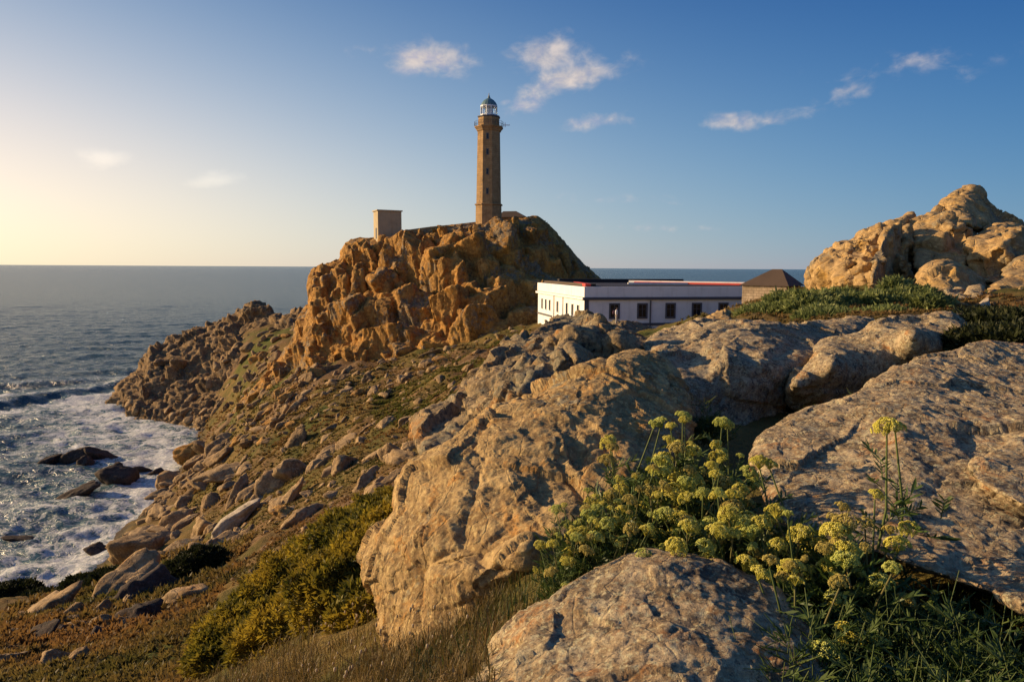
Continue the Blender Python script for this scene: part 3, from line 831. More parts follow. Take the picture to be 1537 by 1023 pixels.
# loose boulders: cut-stone shapes, copied over the slopes
def stone_mesh(seed, mat, k=16, squash=(1, .8, .65), cuts=13):
    g = np.random.default_rng(seed)
    n = g.normal(size=(cuts, 3)); n /= np.linalg.norm(n, axis=1, keepdims=True); d = g.uniform(.62, 1.0, cuts)
    n = np.vstack([n, -n.mean(0) / np.linalg.norm(n.mean(0))]); d = np.append(d, .9)
    r = ((np.clip(ICO4 @ n.T, 0, None) / d) ** k).sum(1) ** (-1 / k)
    v = ICO4 * np.minimum(r, 1.35)[:, None]
    v = v + ICO4 * (fbm(v * 1.6 + seed, 4, seed) * .10 + disp(v, [('facet', .55, .10), ('crack', .8, .05)], seed))[:, None]
    v = v * np.array(squash)
    return mesh_np('boulder', v, ICO4F, mats=[mat], smooth=True)


STONES = {m: [stone_mesh(s * 7 + i, M[m], k=[22, 34, 60][i % 3], squash=[(1, .8, .6), (1, .7, .8), (1, .9, .45)][i % 3]) for i in range(n)]
          for s, (m, n) in enumerate((('scree', 8), ('pale', 3), ('tip', 6), ('crag', 4), ('wet', 4)))}


def rubble_verts(seed):
    g = np.random.default_rng(seed); n = unit(g.normal(size=(12, 3))); d = g.uniform(.6, 1.0, 12)
    n = np.vstack([n, -n.mean(0) / np.linalg.norm(n.mean(0))]); d = np.append(d, .9)
    r = ((np.clip(ICO3 @ n.T, 0, None) / d) ** 14).sum(1) ** (-1 / 14)
    v = ICO3 * np.minimum(r, 1.3)[:, None]
    return (v + ICO3 * (fbm(v * 1.8 + seed, 3, seed) * .12)[:, None]) * np.array((1, .8, .65))


RUBBLE = [rubble_verts(900 + i) for i in range(10)]


TREES_BVH = {}


def cast(px, py, objs):
    """nearest point of the listed objects along a pixel's ray"""
    d = Vector(ray(px, py)).normalized(); best = None
    for o in objs:
        if o.name not in TREES_BVH: TREES_BVH[o.name] = BVHTree.FromObject(o, dg)
        org = o.matrix_basis.inverted() @ Vector((0, 0, CAM_H))
        h = TREES_BVH[o.name].ray_cast(org, d)
        if h[0] is not None and (best is None or h[3] < best[1]): best = (o.matrix_basis @ h[0], h[3])
    return best[0] if best else None


def strew(poly, n, sizes, mats, label, group, g, objs=(terrain,), tilt=.5, rz=None, sink=.6):
    xs, ys = sample_poly(poly, n, g)
    for x, y in zip(xs, ys):
        h = cast(x, y, objs)
        if h is None or h.y > 220: continue
        px = sizes[0] * (sizes[1] / sizes[0]) ** (g.random() ** 1.6)
        s = px * h.y / FPX * .5
        me = STONES[mats[g.integers(len(mats))]]; me = me[g.integers(len(me))]
        sc = (s * g.uniform(.9, 1.45), s * g.uniform(.75, 1.15), s * g.uniform(.65, 1.1))
        a = g.normal() * .7 + .55 if rz is None else rz + g.normal() * .35
        rot = (g.normal() * tilt * .7, -.3 + g.normal() * tilt * .7, a)
        LOOSE.append((px, me, h + Vector((0, 0, s * (.5 - sink))), sc, rot, label, group))


LOOSE = []


def place_loose(limit):
    LOOSE.sort(key=lambda r: -r[0])
    for px, me, loc, sc, rot, label, group in LOOSE[:limit]:
        o = link('boulder', me, loc=loc); o.scale = sc; o.rotation_euler = rot
        tag(o, label, 'boulder', group)
    vs, fs, n = [], [], 0
    for px, me, loc, sc, rot, label, group in LOOSE[limit:]:
        base = RUBBLE[n % len(RUBBLE)]
        m = np.array(Matrix.LocRotScale(loc, Euler(rot), Vector(sc)))
        vs.append(base @ m[:3, :3].T + m[:3, 3]); fs.append(ICO3F + n * len(base)); n += 1
    o = link('rubble', mesh_np('rubble', np.concatenate(vs), np.concatenate(fs), mats=[M['scree']], smooth=True))
    tag(o, 'countless small stones scattered over the slopes and along the shore', 'rubble', kind='stuff')


g = np.random.default_rng(5)
strew([(235, 745), (300, 690), (400, 670), (520, 640), (640, 620), (620, 720), (560, 760), (440, 790), (360, 810), (250, 850), (190, 830)], 170, (10, 62), ['scree', 'scree', 'scree', 'tip'],
      'brown boulder tumbled on the middle of the slope above the surf', 'boulders tumbled on the slope above the surf', g)
strew([(215, 790), (262, 700), (300, 655), (340, 660), (300, 740), (270, 800), (180, 860), (130, 860)], 90, (14, 52), ['scree', 'tip', 'scree'],
      'dark brown boulder at the water line of the near shore', 'boulders along the near water line', g)
strew([(400, 640), (480, 570), (560, 540), (700, 520), (780, 500), (760, 520), (700, 580), (640, 630), (520, 650)], 130, (4, 26), ['scree', 'scree', 'tip'],
      'small loose rock on the grassy slope below the cliff', 'loose rocks on the grassy slope', g)
strew([(170, 615), (240, 540), (330, 520), (430, 520), (480, 560), (400, 640), (330, 660), (260, 665), (200, 645)], 110, (9, 30), ['tip'],
      'jagged dark rock piled on the low headland by the sea', 'rocks piled on the low headland', g, (terrain, tip), .8)
strew([(440, 590), (470, 540), (560, 560), (680, 520), (790, 480), (800, 490), (700, 535), (580, 590), (460, 620)], 80, (7, 30), ['crag', 'crag', 'tip'],
      'orange brown fallen block along the foot of the cliff', 'fallen blocks at the foot of the cliff', g, (terrain, crag))
strew([(0, 930), (80, 890), (180, 850), (260, 830), (330, 850), (260, 920), (120, 1000), (0, 1023)], 44, (18, 110), ['scree', 'tip', 'wet'],
      'flat dark rock half buried in heath in the lower left', 'half buried rocks in the lower left heath', g, sink=.6)
strew([(985, 505), (1040, 485), (1100, 470), (1140, 452), (1110, 482), (1050, 500)], 16, (8, 20), ['pale', 'scree'],
      'small pale stone on the bank right of the white building', 'pale stones on the bank by the white building', g)
strew([(1360, 445), (1537, 430), (1537, 462), (1440, 470), (1370, 470)], 14, (8, 24), ['scree', 'pale'],
      'small stone on the turf below the golden outcrop', 'stones on the turf below the golden outcrop', g)


def place_stone(label, px, py, size, mat, idx, scale, rot, objs=(terrain,), sink=.2, D=None):
    h = cast(px, py, objs) if D is None else Vector(P(px, py, D))
    s = size * h.y / FPX * .5
    o = link('boulder', STONES[mat][idx], loc=h + Vector((0, 0, s * (.5 - sink))))
    o.scale = (s * scale[0], s * scale[1], s * scale[2]); o.rotation_euler = rot
    return tag(o, label, 'boulder')


strew([(350, 640), (360, 560), (390, 500), (430, 480), (470, 480), (480, 560), (440, 640), (340, 700), (300, 690)], 190, (8, 32), ['tip', 'scree', 'crag'],
      'brown rock on the saddle between the cliff and the low headland', 'rocks on the saddle below the cliff', g)
strew([(180, 850), (300, 660), (450, 600), (700, 560), (640, 700), (480, 780), (300, 830)], 150, (3, 10), ['scree'],
      'small brown stone on the middle of the slope', 'small stones on the slope', g)
strew([(330, 865), (420, 805), (520, 772), (545, 785), (440, 850), (370, 880)], 70, (4, 17), ['scree', 'tip'],
      'small stone on the bare earth above the gorse', 'stones on the bare earth above the gorse', g)
place_loose(255)


place_stone('large brown wedge boulder standing at the edge of the surf', 208, 838, 82, 'scree', 1, (1.1, .9, .95), (.2, -.35, .3))
place_stone('square rust brown block above the small cove', 284, 690, 42, 'crag', 1, (1.1, .9, 1.0), (.1, .1, .2))
place_stone('long pale grey slab leaning on the slope', 350, 795, 74, 'pale', 0, (1.1, .5, .55), (.1, -.75, .2))
place_stone('broad pinkish flat boulder in the middle of the slope', 335, 720, 66, 'scree', 2, (1.2, .9, .9), (.2, -.2, .2))
place_stone('blocky orange boulder beside the bare patch of earth', 425, 775, 40, 'crag', 2, (1, .9, .9), (.1, .2, .1))
for lab, px, py, sz, idx, sc, rt in (
        ('long jagged ridge of the wet reef lying off the shore in white foam', 108, 694, 56, 0, (1.1, .6, .9), (.3, -.3, .2)), ('humped wet rock at the landward end of the reef', 152, 690, 50, 2, (1, .8, 1.1), (.2, .4, 1.1)),
        ('dark wet rock at the seaward end of the reef', 72, 697, 34, 3, (1, .7, .9), (.3, -.5, .4)), ('small peaked wet rock in the middle of the reef', 128, 700, 36, 1, (1, .8, 1.0), (.6, .2, 2.0)),
        ('black domed wet rock between the reef and the shore', 178, 724, 62, 1, (1, .9, 1.0), (.1, .3, .3)), ('tilted wet rock nearest the beach side of the foam', 120, 744, 56, 2, (1.1, .6, .75), (.2, -.45, .4)),
        ('small wet stone trailing from the domed rock', 212, 708, 26, 3, (1.1, .8, .8), (0, .2, .5)), ('small wet stone close under the shore boulders', 232, 712, 24, 0, (1.1, .8, .8), (0, -.2, 1.0)),
        ('low wet rock washed by foam below the shore boulders', 30, 812, 40, 2, (1.1, .6, .4), (0, .1, .3)), ('small dark rock in the surf beside the wedge boulder', 150, 832, 44, 1, (1, .8, .8), (.3, .3, .3))):
    D = float(CAM_H / -ray(px, py)[2])
    o = place_stone(lab, px, py, sz, 'wet', idx, sc, rt, D=D, sink=.25)

# ------------------------------------------------------------------ sea
SHORE = [(-60, 920), (40, 893), (100, 868), (150, 835), (215, 785), (240, 740), (262, 700), (240, 662), (205, 648), (170, 620), (178, 600)]


def sea_mat():
    m, t, out = new_mat('sea_water')
    pos = t.add('ShaderNodeNewGeometry').outputs['Position']
    foam = t.add('ShaderNodeAttribute', attribute_name='foam').outputs['Fac']
    sp = t.vmath('MULTIPLY', pos, (.55, 1.0, 1.0))
    h = t.math('ADD', t.math('MULTIPLY', t.noise(sp, .10, 5, .6, .5), 2.2), t.math('MULTIPLY', t.noise(sp, .55, 5, .65, .6), .7))
    fo_n = t.noise(t.vmath('MULTIPLY', pos, (.7, 1.0, 1.0)), .30, 7, .68, 1.2)
    fo_r = t.math('ABSOLUTE', t.math('SUBTRACT', t.noise(t.vmath('ADD', pos, (9, 4, 0)), .42, 6, .62, 1.6), .5))
    lace = t.map(fo_r, .0, .075, 1, 0)
    f = t.math('ADD', foam, t.math('MULTIPLY', t.math('SUBTRACT', fo_n, .5), 2.3))
    f1 = t.map(f, .58, .80)
    f2 = t.math('MULTIPLY', lace, t.map(f, .12, .6, 0, .8))
    fm = t.math('MAXIMUM', f1, f2)
    spk = t.map(t.noise(pos, 1.6, 5, .7), .4, .62, .55, 1.0)
    fm = t.math('MULTIPLY', fm, spk)
    col = t.mix(t.map(foam, 0, 1), (.012, .040, .052), (.05, .12, .13))
    water = t.add('ShaderNodeBsdfPrincipled', {'Base Color': col, 'Roughness': .2, 'IOR': 1.33, 'Normal': t.bump(h, 1.0, 1.8)})
    fb = t.add('ShaderNodeBsdfPrincipled', {'Base Color': (.78, .77, .72, 1), 'Roughness': .9, 'Normal': t.bump(t.math('ADD', fo_n, fm), .6, .6)})
    mx = t.add('ShaderNodeMixShader', {0: fm}); 
    deep = t.add('ShaderNodeBsdfDiffuse', {'Color': t.mix(t.map(foam, 0, 1), (.075, .135, .145), (.12, .21, .20))})
    wd = t.add('ShaderNodeMixShader', {0: .20}); t.l.new(water.outputs[0], wd.inputs[1]); t.l.new(deep.outputs[0], wd.inputs[2])
    t.l.new(wd.outputs[0], mx.inputs[1]); t.l.new(fb.outputs[0], mx.inputs[2])
    t.l.new(mx.outputs[0], out.inputs[0])
    return m


M['sea'] = sea_mat()


def build_sea():
    ys = np.concatenate([np.geomspace(48, 900, 520), np.geomspace(930, 60000, 60)]); us = np.linspace(-2.2, 2.2, 760)
    Y, U = np.meshgrid(ys, us, indexing='ij'); X = U * Y
    shore = np.array([P(np.array(px), np.array(py), np.array(CAM_H / -ray(px, py)[2])) for px, py in SHORE])[:, :2]
    q = np.stack([X, Y], -1).reshape(-1, 2); d = np.full(len(q), 1e9)
    for a, b in zip(shore, shore[1:]):
        ab = b - a; tt = np.clip(((q - a) @ ab) / (ab @ ab), 0, 1)
        d = np.minimum(d, np.linalg.norm(q - a - tt[:, None] * ab, axis=1))
    fade = np.clip((900 - q[:, 1]) / 600, 0, 1)
    p3 = np.stack([q[:, 0], q[:, 1], np.zeros(len(q))], -1)
    near = np.exp(-d / 34)
    warp = fbm(p3 / 40, 3, 70) * 9
    ph = (q[:, 1] * .93 - q[:, 0] * .30 + warp) / 27.0
    env = np.clip(.35 + 1.2 * fbm(p3 / np.array((60, 35, 1)), 2, 72) + .9 * np.exp(-((d - 45) / 30) ** 2), .1, 1.6)
    w = ph - np.floor(ph)
    swell = np.exp(-((w - .5) / .16) ** 2) * env
    z = .95 * swell - .25
    z += (.50 + .25 * near) * ridged(p3 / np.array((11, 6.5, 1)), 4, 74) - .15 + .2 * fbm(p3 / 2.2, 3, 76)
    z *= fade
    foam = .50 * np.exp(-d / 20) + .36 * np.exp(-d / 70)
    foam += .38 * np.clip(swell - .75, 0, 1) * np.exp(-d / 70) * 2.0
    foam += .25 * fbm(p3 / 16, 3, 78) * np.exp(-d / 90)
    foam -= .35 * np.exp(-((w - .36) / .10) ** 2) * np.clip(env - .5, 0, 1) * (d > 22)
    # the swell that is about to break off the headland
    a, b = (P(np.array(px), np.array(py), np.array(CAM_H / -ray(px, py)[2]))[:2] for px, py in ((-10.0, 612.0), (172.0, 578.0)))
    tv = (b - a) / np.linalg.norm(b - a); nv = np.array((-tv[1], tv[0])); nv *= np.sign(nv[1])
    al = (q - a) @ tv; ac = (q - a) @ nv + 2.5 * np.sin(al / 23.0) + warp * .25
    fa = np.clip(1.15 - np.clip((al - np.linalg.norm(b - a)) / 14, 0, 9), 0, 1) * np.clip(1.2 + al / 60, 0, 1)
    z += fa * (.8 + .5 * fbm(p3 / 18, 2, 85)) * np.where(ac < 0, 1.7 * np.exp(-(ac / 3.6) ** 2), 1.7 * np.exp(-(ac / 8.5) ** 2))
    foam = foam + fa * (.55 * np.exp(-((ac - 3) / 5) ** 2) * (.4 + fbm(p3 / 9, 3, 83)) - .55 * np.exp(-((ac + 4.0) / 3.0) ** 2) + .3 * np.exp(-((ac + 13) / 6) ** 2))
    ob = link('sea', grid_mesh('sea', X, Y, z.reshape(X.shape), [M['sea']], {'foam': np.clip(foam, 0, 1.2) * (fade > 0)}))
    return tag(ob, kind='structure')


sea = build_sea()


# ------------------------------------------------------------------ buildings
def stone_block_mat(name, c1, c2, bw, bh, mortar=(.2, .15, .1), bump=.4):
    m, t, out = new_mat(name)
    tc = t.add('ShaderNodeTexCoord').outputs['Object']
    sep = t.add('ShaderNodeSeparateXYZ', {0: tc})
    uv = t.add('ShaderNodeCombineXYZ', {0: t.math('ADD', sep.outputs[0], sep.outputs[1]), 1: sep.outputs[2]}).outputs[0]
    br = t.add('ShaderNodeTexBrick', {'Vector': uv, 'Scale': 1.0, 'Mortar Size': .02, 'Brick Width': bw, 'Row Height': bh, 'Color1': c4(c1), 'Color2': c4(c2), 'Mortar': c4(mortar), 'Bias': 0.0})
    n = t.noise(tc, .9, 6, .65); n2 = t.noise(t.vmath('MULTIPLY', tc, (1, 1, .15)), 1.6, 5, .6)
    col = t.mix(t.map(n, .4, .7, 0, .55), br.outputs[0], tuple(x * .5 for x in c1))
    col = t.mix(t.map(n2, .52, .7, 0, .45), col, tuple(x * .4 for x in c2))
    finish(t, out, col, .9, t.bump(t.math('ADD', br.outputs[1], n), bump, .05), .2)
    return m


def paint_mat(name, c, dirt=.25, s=1.0, rough=.75, streak=True):
    m, t, out = new_mat(name)
    tc = t.add('ShaderNodeTexCoord').outputs['Object']
    n = t.noise(tc, .5 / s, 6, .65); n2 = t.noise(t.vmath('MULTIPLY', tc, (1, 1, .12)), 1.4 / s, 5, .6)
    col = t.mix(t.map(n, .4, .75, 0, dirt), c, tuple(x * .55 for x in c))
    if streak: col = t.mix(t.map(n2, .52, .72, 0, dirt), col, tuple(x * y for x, y in zip(c, (.55, .5, .42))))
    finish(t, out, col, rough, t.bump(t.noise(tc, 8 / s, 4, .6), .2, .02), .3)
    return m


M['tower'] = stone_block_mat('tower_granite_block', (.34, .205, .088), (.42, .265, .12), .9, .42)
M['hut_stone'] = stone_block_mat('hut_rubble_wall', (.40, .30, .20), (.50, .39, .27), .5, .25)
M['white'] = paint_mat('white_render', (.83, .81, .76), .3)
M['trim'] = paint_mat('grey_stone_trim', (.10, .10, .11), streak=False)
M['cabin'] = paint_mat('weathered_render', (.42, .335, .20), .5)
M['tile'] = paint_mat('brown_roof_tile', (.105, .07, .042), .4, streak=False)
M['dark_roof'] = paint_mat('dark_slate_roof', (.035, .03, .03), .3, streak=False)
M['red'] = paint_mat('red_roof_edge', (.62, .07, .05), .1, streak=False)
M['metal_green'] = paint_mat('verdigris_metal', (.11, .19, .20), .3, .3, .45, streak=False)
M['dark_metal'] = paint_mat('dark_metal', (.05, .05, .055), .2, .3, .5, streak=False)
M['pale_metal'] = paint_mat('white_metal', (.72, .73, .74), .1, .3, .4, streak=False)


def glass_mat():
    m, t, out = new_mat('window_glass')
    finish(t, out, (.012, .014, .018, 1), .12, None, .35)
    return m


M['glass'] = glass_mat()
mg, tg, og = new_mat('lantern_glass')
gb = tg.add('ShaderNodeBsdfGlass', {'Color': (.93, .97, .97, 1), 'Roughness': .02, 'IOR': 1.1}); tg.l.new(gb.outputs[0], og.inputs[0])
M['lantern_glass'] = mg


def build_lighthouse():
    D = 150.0; pxm = D / FPX
    c = P(np.array(733.5), np.array(333.0), np.array(D)); zb = float(c[2])
    Z = lambda py: zb + (333.0 - py) * pxm
    root = tag(empty('lighthouse', (c[0], c[1], zb - 3)), 'tall tapering octagonal stone lighthouse with a glazed lantern, on top of the cliff', 'lighthouse')
    z0 = zb - 3
    oct_rot = R(-90 - 5)                              # one face looks almost straight at the sea-cliff path
    rr = lambda wpx: wpx * pxm / 2 / math.cos(R(22.5)) * .945
    def part(name, prof, mat, n=8, rot=None, smooth=False, parent=root):
        bm = bmesh.new(); lathe(bm, [(r, z - z0) for r, z in prof], n, oct_rot + R(22.5) if rot is None else rot)
        return bm_obj(name, bm, M[mat], parent, smooth)
    part('plinth', [(rr(39.5), z0), (rr(38.5), Z(309.5))], 'tower')
    part('ledge', [(rr(39), Z(309.4)), (rr(42), Z(309)), (rr(42), Z(307.6)), (rr(38), Z(307))], 'tower')
    shaft = part('shaft', [(rr(37), Z(306.9)), (rr(33.2), Z(203.6))], 'tower')
    part('gallery', [(rr(34), Z(203.5)), (rr(36), Z(202.6)), (rr(37), Z(201)), (rr(40.5), Z(199)), (rr(42.5), Z(198)), (rr(42.5), Z(196.6)), (rr(33), Z(196.5))], 'tower')
    part('watch_room', [(rr(31.5), Z(196.4)), (rr(31), Z(184))], 'tower')
    part('cornice', [(rr(31.5), Z(183.9)), (rr(33.5), Z(183)), (rr(33.5), Z(181.8)), (rr(26), Z(181.7))], 'trim')
    lan = part('lantern_glazing', [(rr(23), Z(181.5)), (rr(23), Z(167.6))], 'lantern_glass', 12)
    for k in range(12):
        a = 2 * math.pi * k / 12 + oct_rot + R(22.5); r = rr(23.6)
        bm = bmesh.new(); lathe(bm, [(.09, Z(181.6) - z0), (.09, Z(167.5) - z0)], 6)
        bm_obj('mullion', bm, M['pale_metal'], root).location = (r * math.cos(a), r * math.sin(a), 0)
    part('lantern_sill', [(rr(24.6), Z(181.65)), (rr(24.6), Z(179.3)), (rr(22.6), Z(179.2))], 'pale_metal', 12)
    part('lantern_eave', [(rr(22.6), Z(168.8)), (rr(24.8), Z(168.2)), (rr(24.8), Z(166.9)), (rr(20), Z(166.8))], 'pale_metal', 12)
    part('lens', [(.2, Z(181)), (.75, Z(178)), (.9, Z(174.5)), (.75, Z(171)), (.2, Z(168.6))], 'pale_metal', 16, smooth=True)
    part('dome', [(rr(24.0), Z(166.7)), (rr(23), Z(165)), (rr(20), Z(162)), (rr(14), Z(158.6)), (rr(9), Z(157)), (rr(4.5), Z(155.8)), (rr(4), Z(154.2)), (rr(2), Z(153.6))], 'metal_green', 16)
    part('finial', [(rr(2.6), Z(153.5)), (rr(2.6), Z(152.4)), (.1, Z(152)), (.06, Z(148.5))], 'dark_metal', 8)
    # gallery rail, and the little jib that sticks out on the right
    bm = bmesh.new(); r = rr(41)
    for k in range(24):
        a = 2 * math.pi * k / 24
        bmesh.ops.create_cone(bm, segments=5, radius1=.03, radius2=.03, depth=1.0, cap_ends=True, matrix=Matrix.Translation((r * math.cos(a), r * math.sin(a), Z(196.5) - z0 + .5)))
    for h in (.55, 1.0):
        v, q = tube([(r * math.cos(2 * math.pi * k / 48), r * math.sin(2 * math.pi * k / 48), Z(196.5) - z0 + h) for k in range(49)], .028, 5)
        vs = [bm.verts.new(x) for x in v]
        for f in q: bm.faces.new([vs[i] for i in f])
    bm_obj('railing', bm, M['dark_metal'], root)
    bm = bmesh.new(); bx(bm, rr(40), rr(40) + 1.5, -.06, .06, Z(194) - z0, Z(193) - z0); bx(bm, rr(40) + .4, rr(40) + .55, -.05, .05, Z(196.5) - z0, Z(190) - z0)
    bm_obj('jib', bm, M['pale_metal'], root)
    # slit windows up the landward face
    for py in (290, 262, 234, 212):
        f = (306.9 - py) / (306.9 - 203.6); ap = rr(37 + (33.2 - 37) * f) * math.cos(R(22.5)); a = oct_rot
        bm = bmesh.new(); bx(bm, -.06, .06, -.28, .28, -.65, .65, .02)
        w = bm_obj('window', bm, M['trim'], root); w.location = ((ap) * math.cos(a), (ap) * math.sin(a), Z(py) - z0); w.rotation_euler = (0, 0, a)
        bm = bmesh.new(); bx(bm, .062, .075, -.17, .17, -.5, .5); bm_obj('pane', bm, M['glass'], w)
    # keeper's store beside the tower
    q = P(np.array(772.0), np.array(331.0), np.array(156.0))
    st = tag(empty('store_house', (q[0], q[1], q[2] - 3), R(-14)), 'low stone store with a hipped roof right beside the lighthouse foot', 'building')
    bm = bmesh.new(); bx(bm, -3.2, 2.6, -2, 2, 0, 3.6); bm_obj('wall', bm, M['tower'], st)
    bm = bmesh.new()
    a = [bm.verts.new(x) for x in ((-3.6, -2.3, 3.62), (3.0, -2.3, 3.62), (3.0, 2.3, 3.62), (-3.6, 2.3, 3.62), (-2.6, 0, 5.1), (.4, 0, 5.1))]
    for f in ((0, 1, 5, 4), (2, 3, 4, 5), (1, 2, 5), (3, 0, 4), (3, 2, 1, 0)): bm.faces.new([a[i] for i in f])
    bm_obj('roof', bm, M['tile'], st)


build_lighthouse()


def build_cabin():
    D = 153.0; q = P(np.array(582.0), np.array(360.0), np.array(D))
    root = tag(empty('cabin', (q[0], q[1], q[2] - 3), R(26)), 'small plain cabin with a flat overhanging roof at the left end of the cliff top', 'building')
    h = 3 + 41 * D / FPX
    bm = bmesh.new(); bx(bm, -2.65, 2.65, -1.85, 1.85, -5, h, .03); bm_obj('wall', bm, M['cabin'], root)
    bm = bmesh.new(); bx(bm, -2.88, 2.88, -2.08, 2.08, h + .01, h + .28, .04); bm_obj('roof', bm, M['cabin'], root)
    bm = bmesh.new(); bx(bm, -2.70, -2.652, -.9, .1, 3.2, 5.5); bm_obj('door', bm, M['trim'], root)


build_cabin()


def build_parapet():
    """low wall running along the cliff top between the cabin and the lighthouse"""
    D = 152.5; pts = [(604, 346), (640, 341), (680, 337), (714, 333)]
    bm = bmesh.new()
    for (ax, ay), (cx, cy) in zip(pts, pts[1:]):
        a = Vector(P(np.array(float(ax)), np.array(float(ay)), np.array(D))); b = Vector(P(np.array(float(cx)), np.array(float(cy)), np.array(D)))
        vs = []
        for p in (a, b):
            for dy, dz in ((-.2, -2.0), (.2, -2.0), (.2, .0), (-.2, .0)): vs.append(bm.verts.new(p + Vector((0, dy, dz))))
        for f in ((0, 1, 5, 4), (1, 2, 6, 5), (2, 3, 7, 6), (3, 0, 4, 7)): bm.faces.new([vs[i] for i in f])
        bm.faces.new(vs[0:4][::-1]); bm.faces.new(vs[4:8])
    o = bm_obj('stone_wall', bm, M['tower'])
    tag(o, 'low stone wall along the cliff top between cabin and lighthouse', 'wall')


build_parapet()


def build_station():
    # local frame: x along the front, y into the building; near corner at the origin
    c = P(np.array(878.0), np.array(430.5), np.array(85.0)); top = float(c[2])
    base = 24.0
    rz = math.atan2(4.94, 23.0)
    root = tag(empty('station_building', (c[0], c[1], base), rz), 'long white two storey building with dark window surrounds and a red edged flat roof', 'building')
    H = top - base; L, W = 31.0, 23.5; px = 85.0 / FPX
    bm = bmesh.new(); bx(bm, 0, L, 0, W, 0, H - 1.30); bm_obj('wall', bm, M['white'], root)
    bm = bmesh.new(); bx(bm, -.10, L + .1, -.10, W + .1, H - 1.29, H, .03); bm_obj('parapet', bm, M['white'], root)
    bm = bmesh.new(); bx(bm, -.32, L + .3, -.32, W + .3, H - 1.62, H - 1.295, .06); bm_obj('cornice', bm, M['trim'], root)
    bm = bmesh.new(); bx(bm, -.34, -.325, -.1, W + .3, H - 1.60, H - 1.30); bm_obj('cornice_face', bm, M['white'], root)
    zb = H - 57 * px
    bm = bmesh.new(); bx(bm, .05, L, -.14, -.003, zb - .16, zb + .16, .02); bx(bm, -.14, -.003, 0, W, zb - .14, zb + .14, .02); bm_obj('string_course', bm, M['trim'], root)
    bm = bmesh.new(); bx(bm, -.06, .5, -.10, -.004, 0, H - 1.625); bm_obj('quoin', bm, M['trim'], root)
    def window(x, y, z0, z1, w, side, trim=True):
        """side 0: front wall, 1: sunlit end wall"""
        bm = bmesh.new(); t = .20 if side == 0 else .10
        if side == 0:
            for a in ((-w / 2 - t, -w / 2), (w / 2, w / 2 + t)): bx(bm, a[0], a[1], -.09, -.002, z0 - t, z1 + t)
            bx(bm, -w / 2 + .001, w / 2 - .001, -.088, -.002, z1, z1 + t); bx(bm, -w / 2 + .001, w / 2 - .001, -.12, -.002, z0 - t, z0)
        else:
            for a in ((-w / 2 - t, -w / 2), (w / 2, w / 2 + t)): bx(bm, -.07, -.002, a[0], a[1], z0 - t, z1 + t)
            bx(bm, -.068, -.002, -w / 2 + .001, w / 2 - .001, z1, z1 + t); bx(bm, -.10, -.002, -w / 2 + .001, w / 2 - .001, z0 - t, z0)
        f = bm_obj('window', bm, M['trim'] if side == 0 else M['white'], root); f.location = (x, y, 0)
        bm = bmesh.new()
        if side == 0: bx(bm, -w / 2 + .01, w / 2 - .01, -.02, -.004, z0 + .01, z1 - .01)
        else: bx(bm, -.02, -.004, -w / 2 + .01, w / 2 - .01, z0 + .01, z1 - .01)
        bm_obj('pane', bm, M['glass'], f)
        bm = bmesh.new(); m = (z0 + z1) / 2 + .2
        if side == 0: bx(bm, -.03, .03, -.035, -.022, z0 + .02, z1 - .02); bx(bm, -w / 2 + .02, -.031, -.035, -.022, m - .025, m + .025); bx(bm, .031, w / 2 - .02, -.035, -.022, m - .025, m + .025)
        else: bx(bm, -.035, -.022, -.025, .025, z0 + .02, z1 - .02)
        bm_obj('glazing_bar', bm, M['trim'], f)
        return f
    zu1, zu0 = H - 27 * px, H - 46 * px
    k = 1.02
    for pxx in (923, 966, 1010, 1052, 1095): window((pxx - 878) * px * k * 1.03, 0, zu0, zu1, 1.0, 0)
    for kx in range(2): window((1095 + 43 * (kx + 1) - 878) * px * k * 1.03, 0, zu0, zu1, 1.0, 0)
    for y in (2.6, 5.0, 7.6, 12.2, 16.4, 18.6, 20.8):
        window(0, y, zu0 - .1, zu1 - .15, .85, 1); window(0, y, zu0 - 4.6, zu1 - 4.4, .85, 1)
    for pxx in (923, 966, 1010, 1052, 1095): window((pxx - 878) * px * k * 1.03, 0, zb - 2.9, zb - .75, 1.05, 0)
    for x in ((978 - 878) * px * 1.05,):
        v, q = tube([(x, -.16, 0), (x, -.16, H - 1.7)], .09, 8); bm = bmesh.new(); vs = [bm.verts.new(a) for a in v]
        for f in q: bm.faces.new([vs[i] for i in f])
        bm_obj('drainpipe', bm, M['trim'], root)
    for y in (9.6, 14.2):
        bm = bmesh.new(); bx(bm, -.16, -.004, y - .22, y + .22, 0, H - 1.64); bm_obj('pilaster', bm, M['white'], root)
    # roof of low tiled wings round a dark court, edged in red and white
    bm = bmesh.new(); bx(bm, .4, L - .3, .4, W - .4, H + .002, H + .05); bm_obj('roof', bm, M['dark_roof'], root)
    def beam(name, a, b, w, h, mat, z=.06):
        a = Vector(a); b = Vector(b); d = (b - a).normalized(); s = Vector((-d.y, d.x)) * w / 2
        bm = bmesh.new(); vs = []
        for p in (a - s, a + s, b + s, b - s):
            for zz in (z, z + h): vs.append(bm.verts.new((p.x, p.y, H + zz)))
        for f in ((0, 2, 4, 6), (1, 3, 5, 7), (0, 1, 3, 2), (2, 3, 5, 4), (4, 5, 7, 6), (6, 7, 1, 0)): bm.faces.new([vs[i] for i in f])
        return bm_obj(name, bm, M[mat], root)
    beam('red_edging', (L - 1, .6), (13.5, 17.0), .5, .24, 'red')
    beam('white_edging', (L - 1.4, 1.6), (13.0, 18.0), .3, .42, 'white')
    beam('red_edging', (.6, .6), (2.6, 12.0), .7, .32, 'red')
    beam('white_edging', (10.5, 12.2), (20.0, 11.0), .3, .22, 'white')
    beam('tile_strip', (1.4, 2), (1.4, W - 1), 1.4, .28, 'tile')
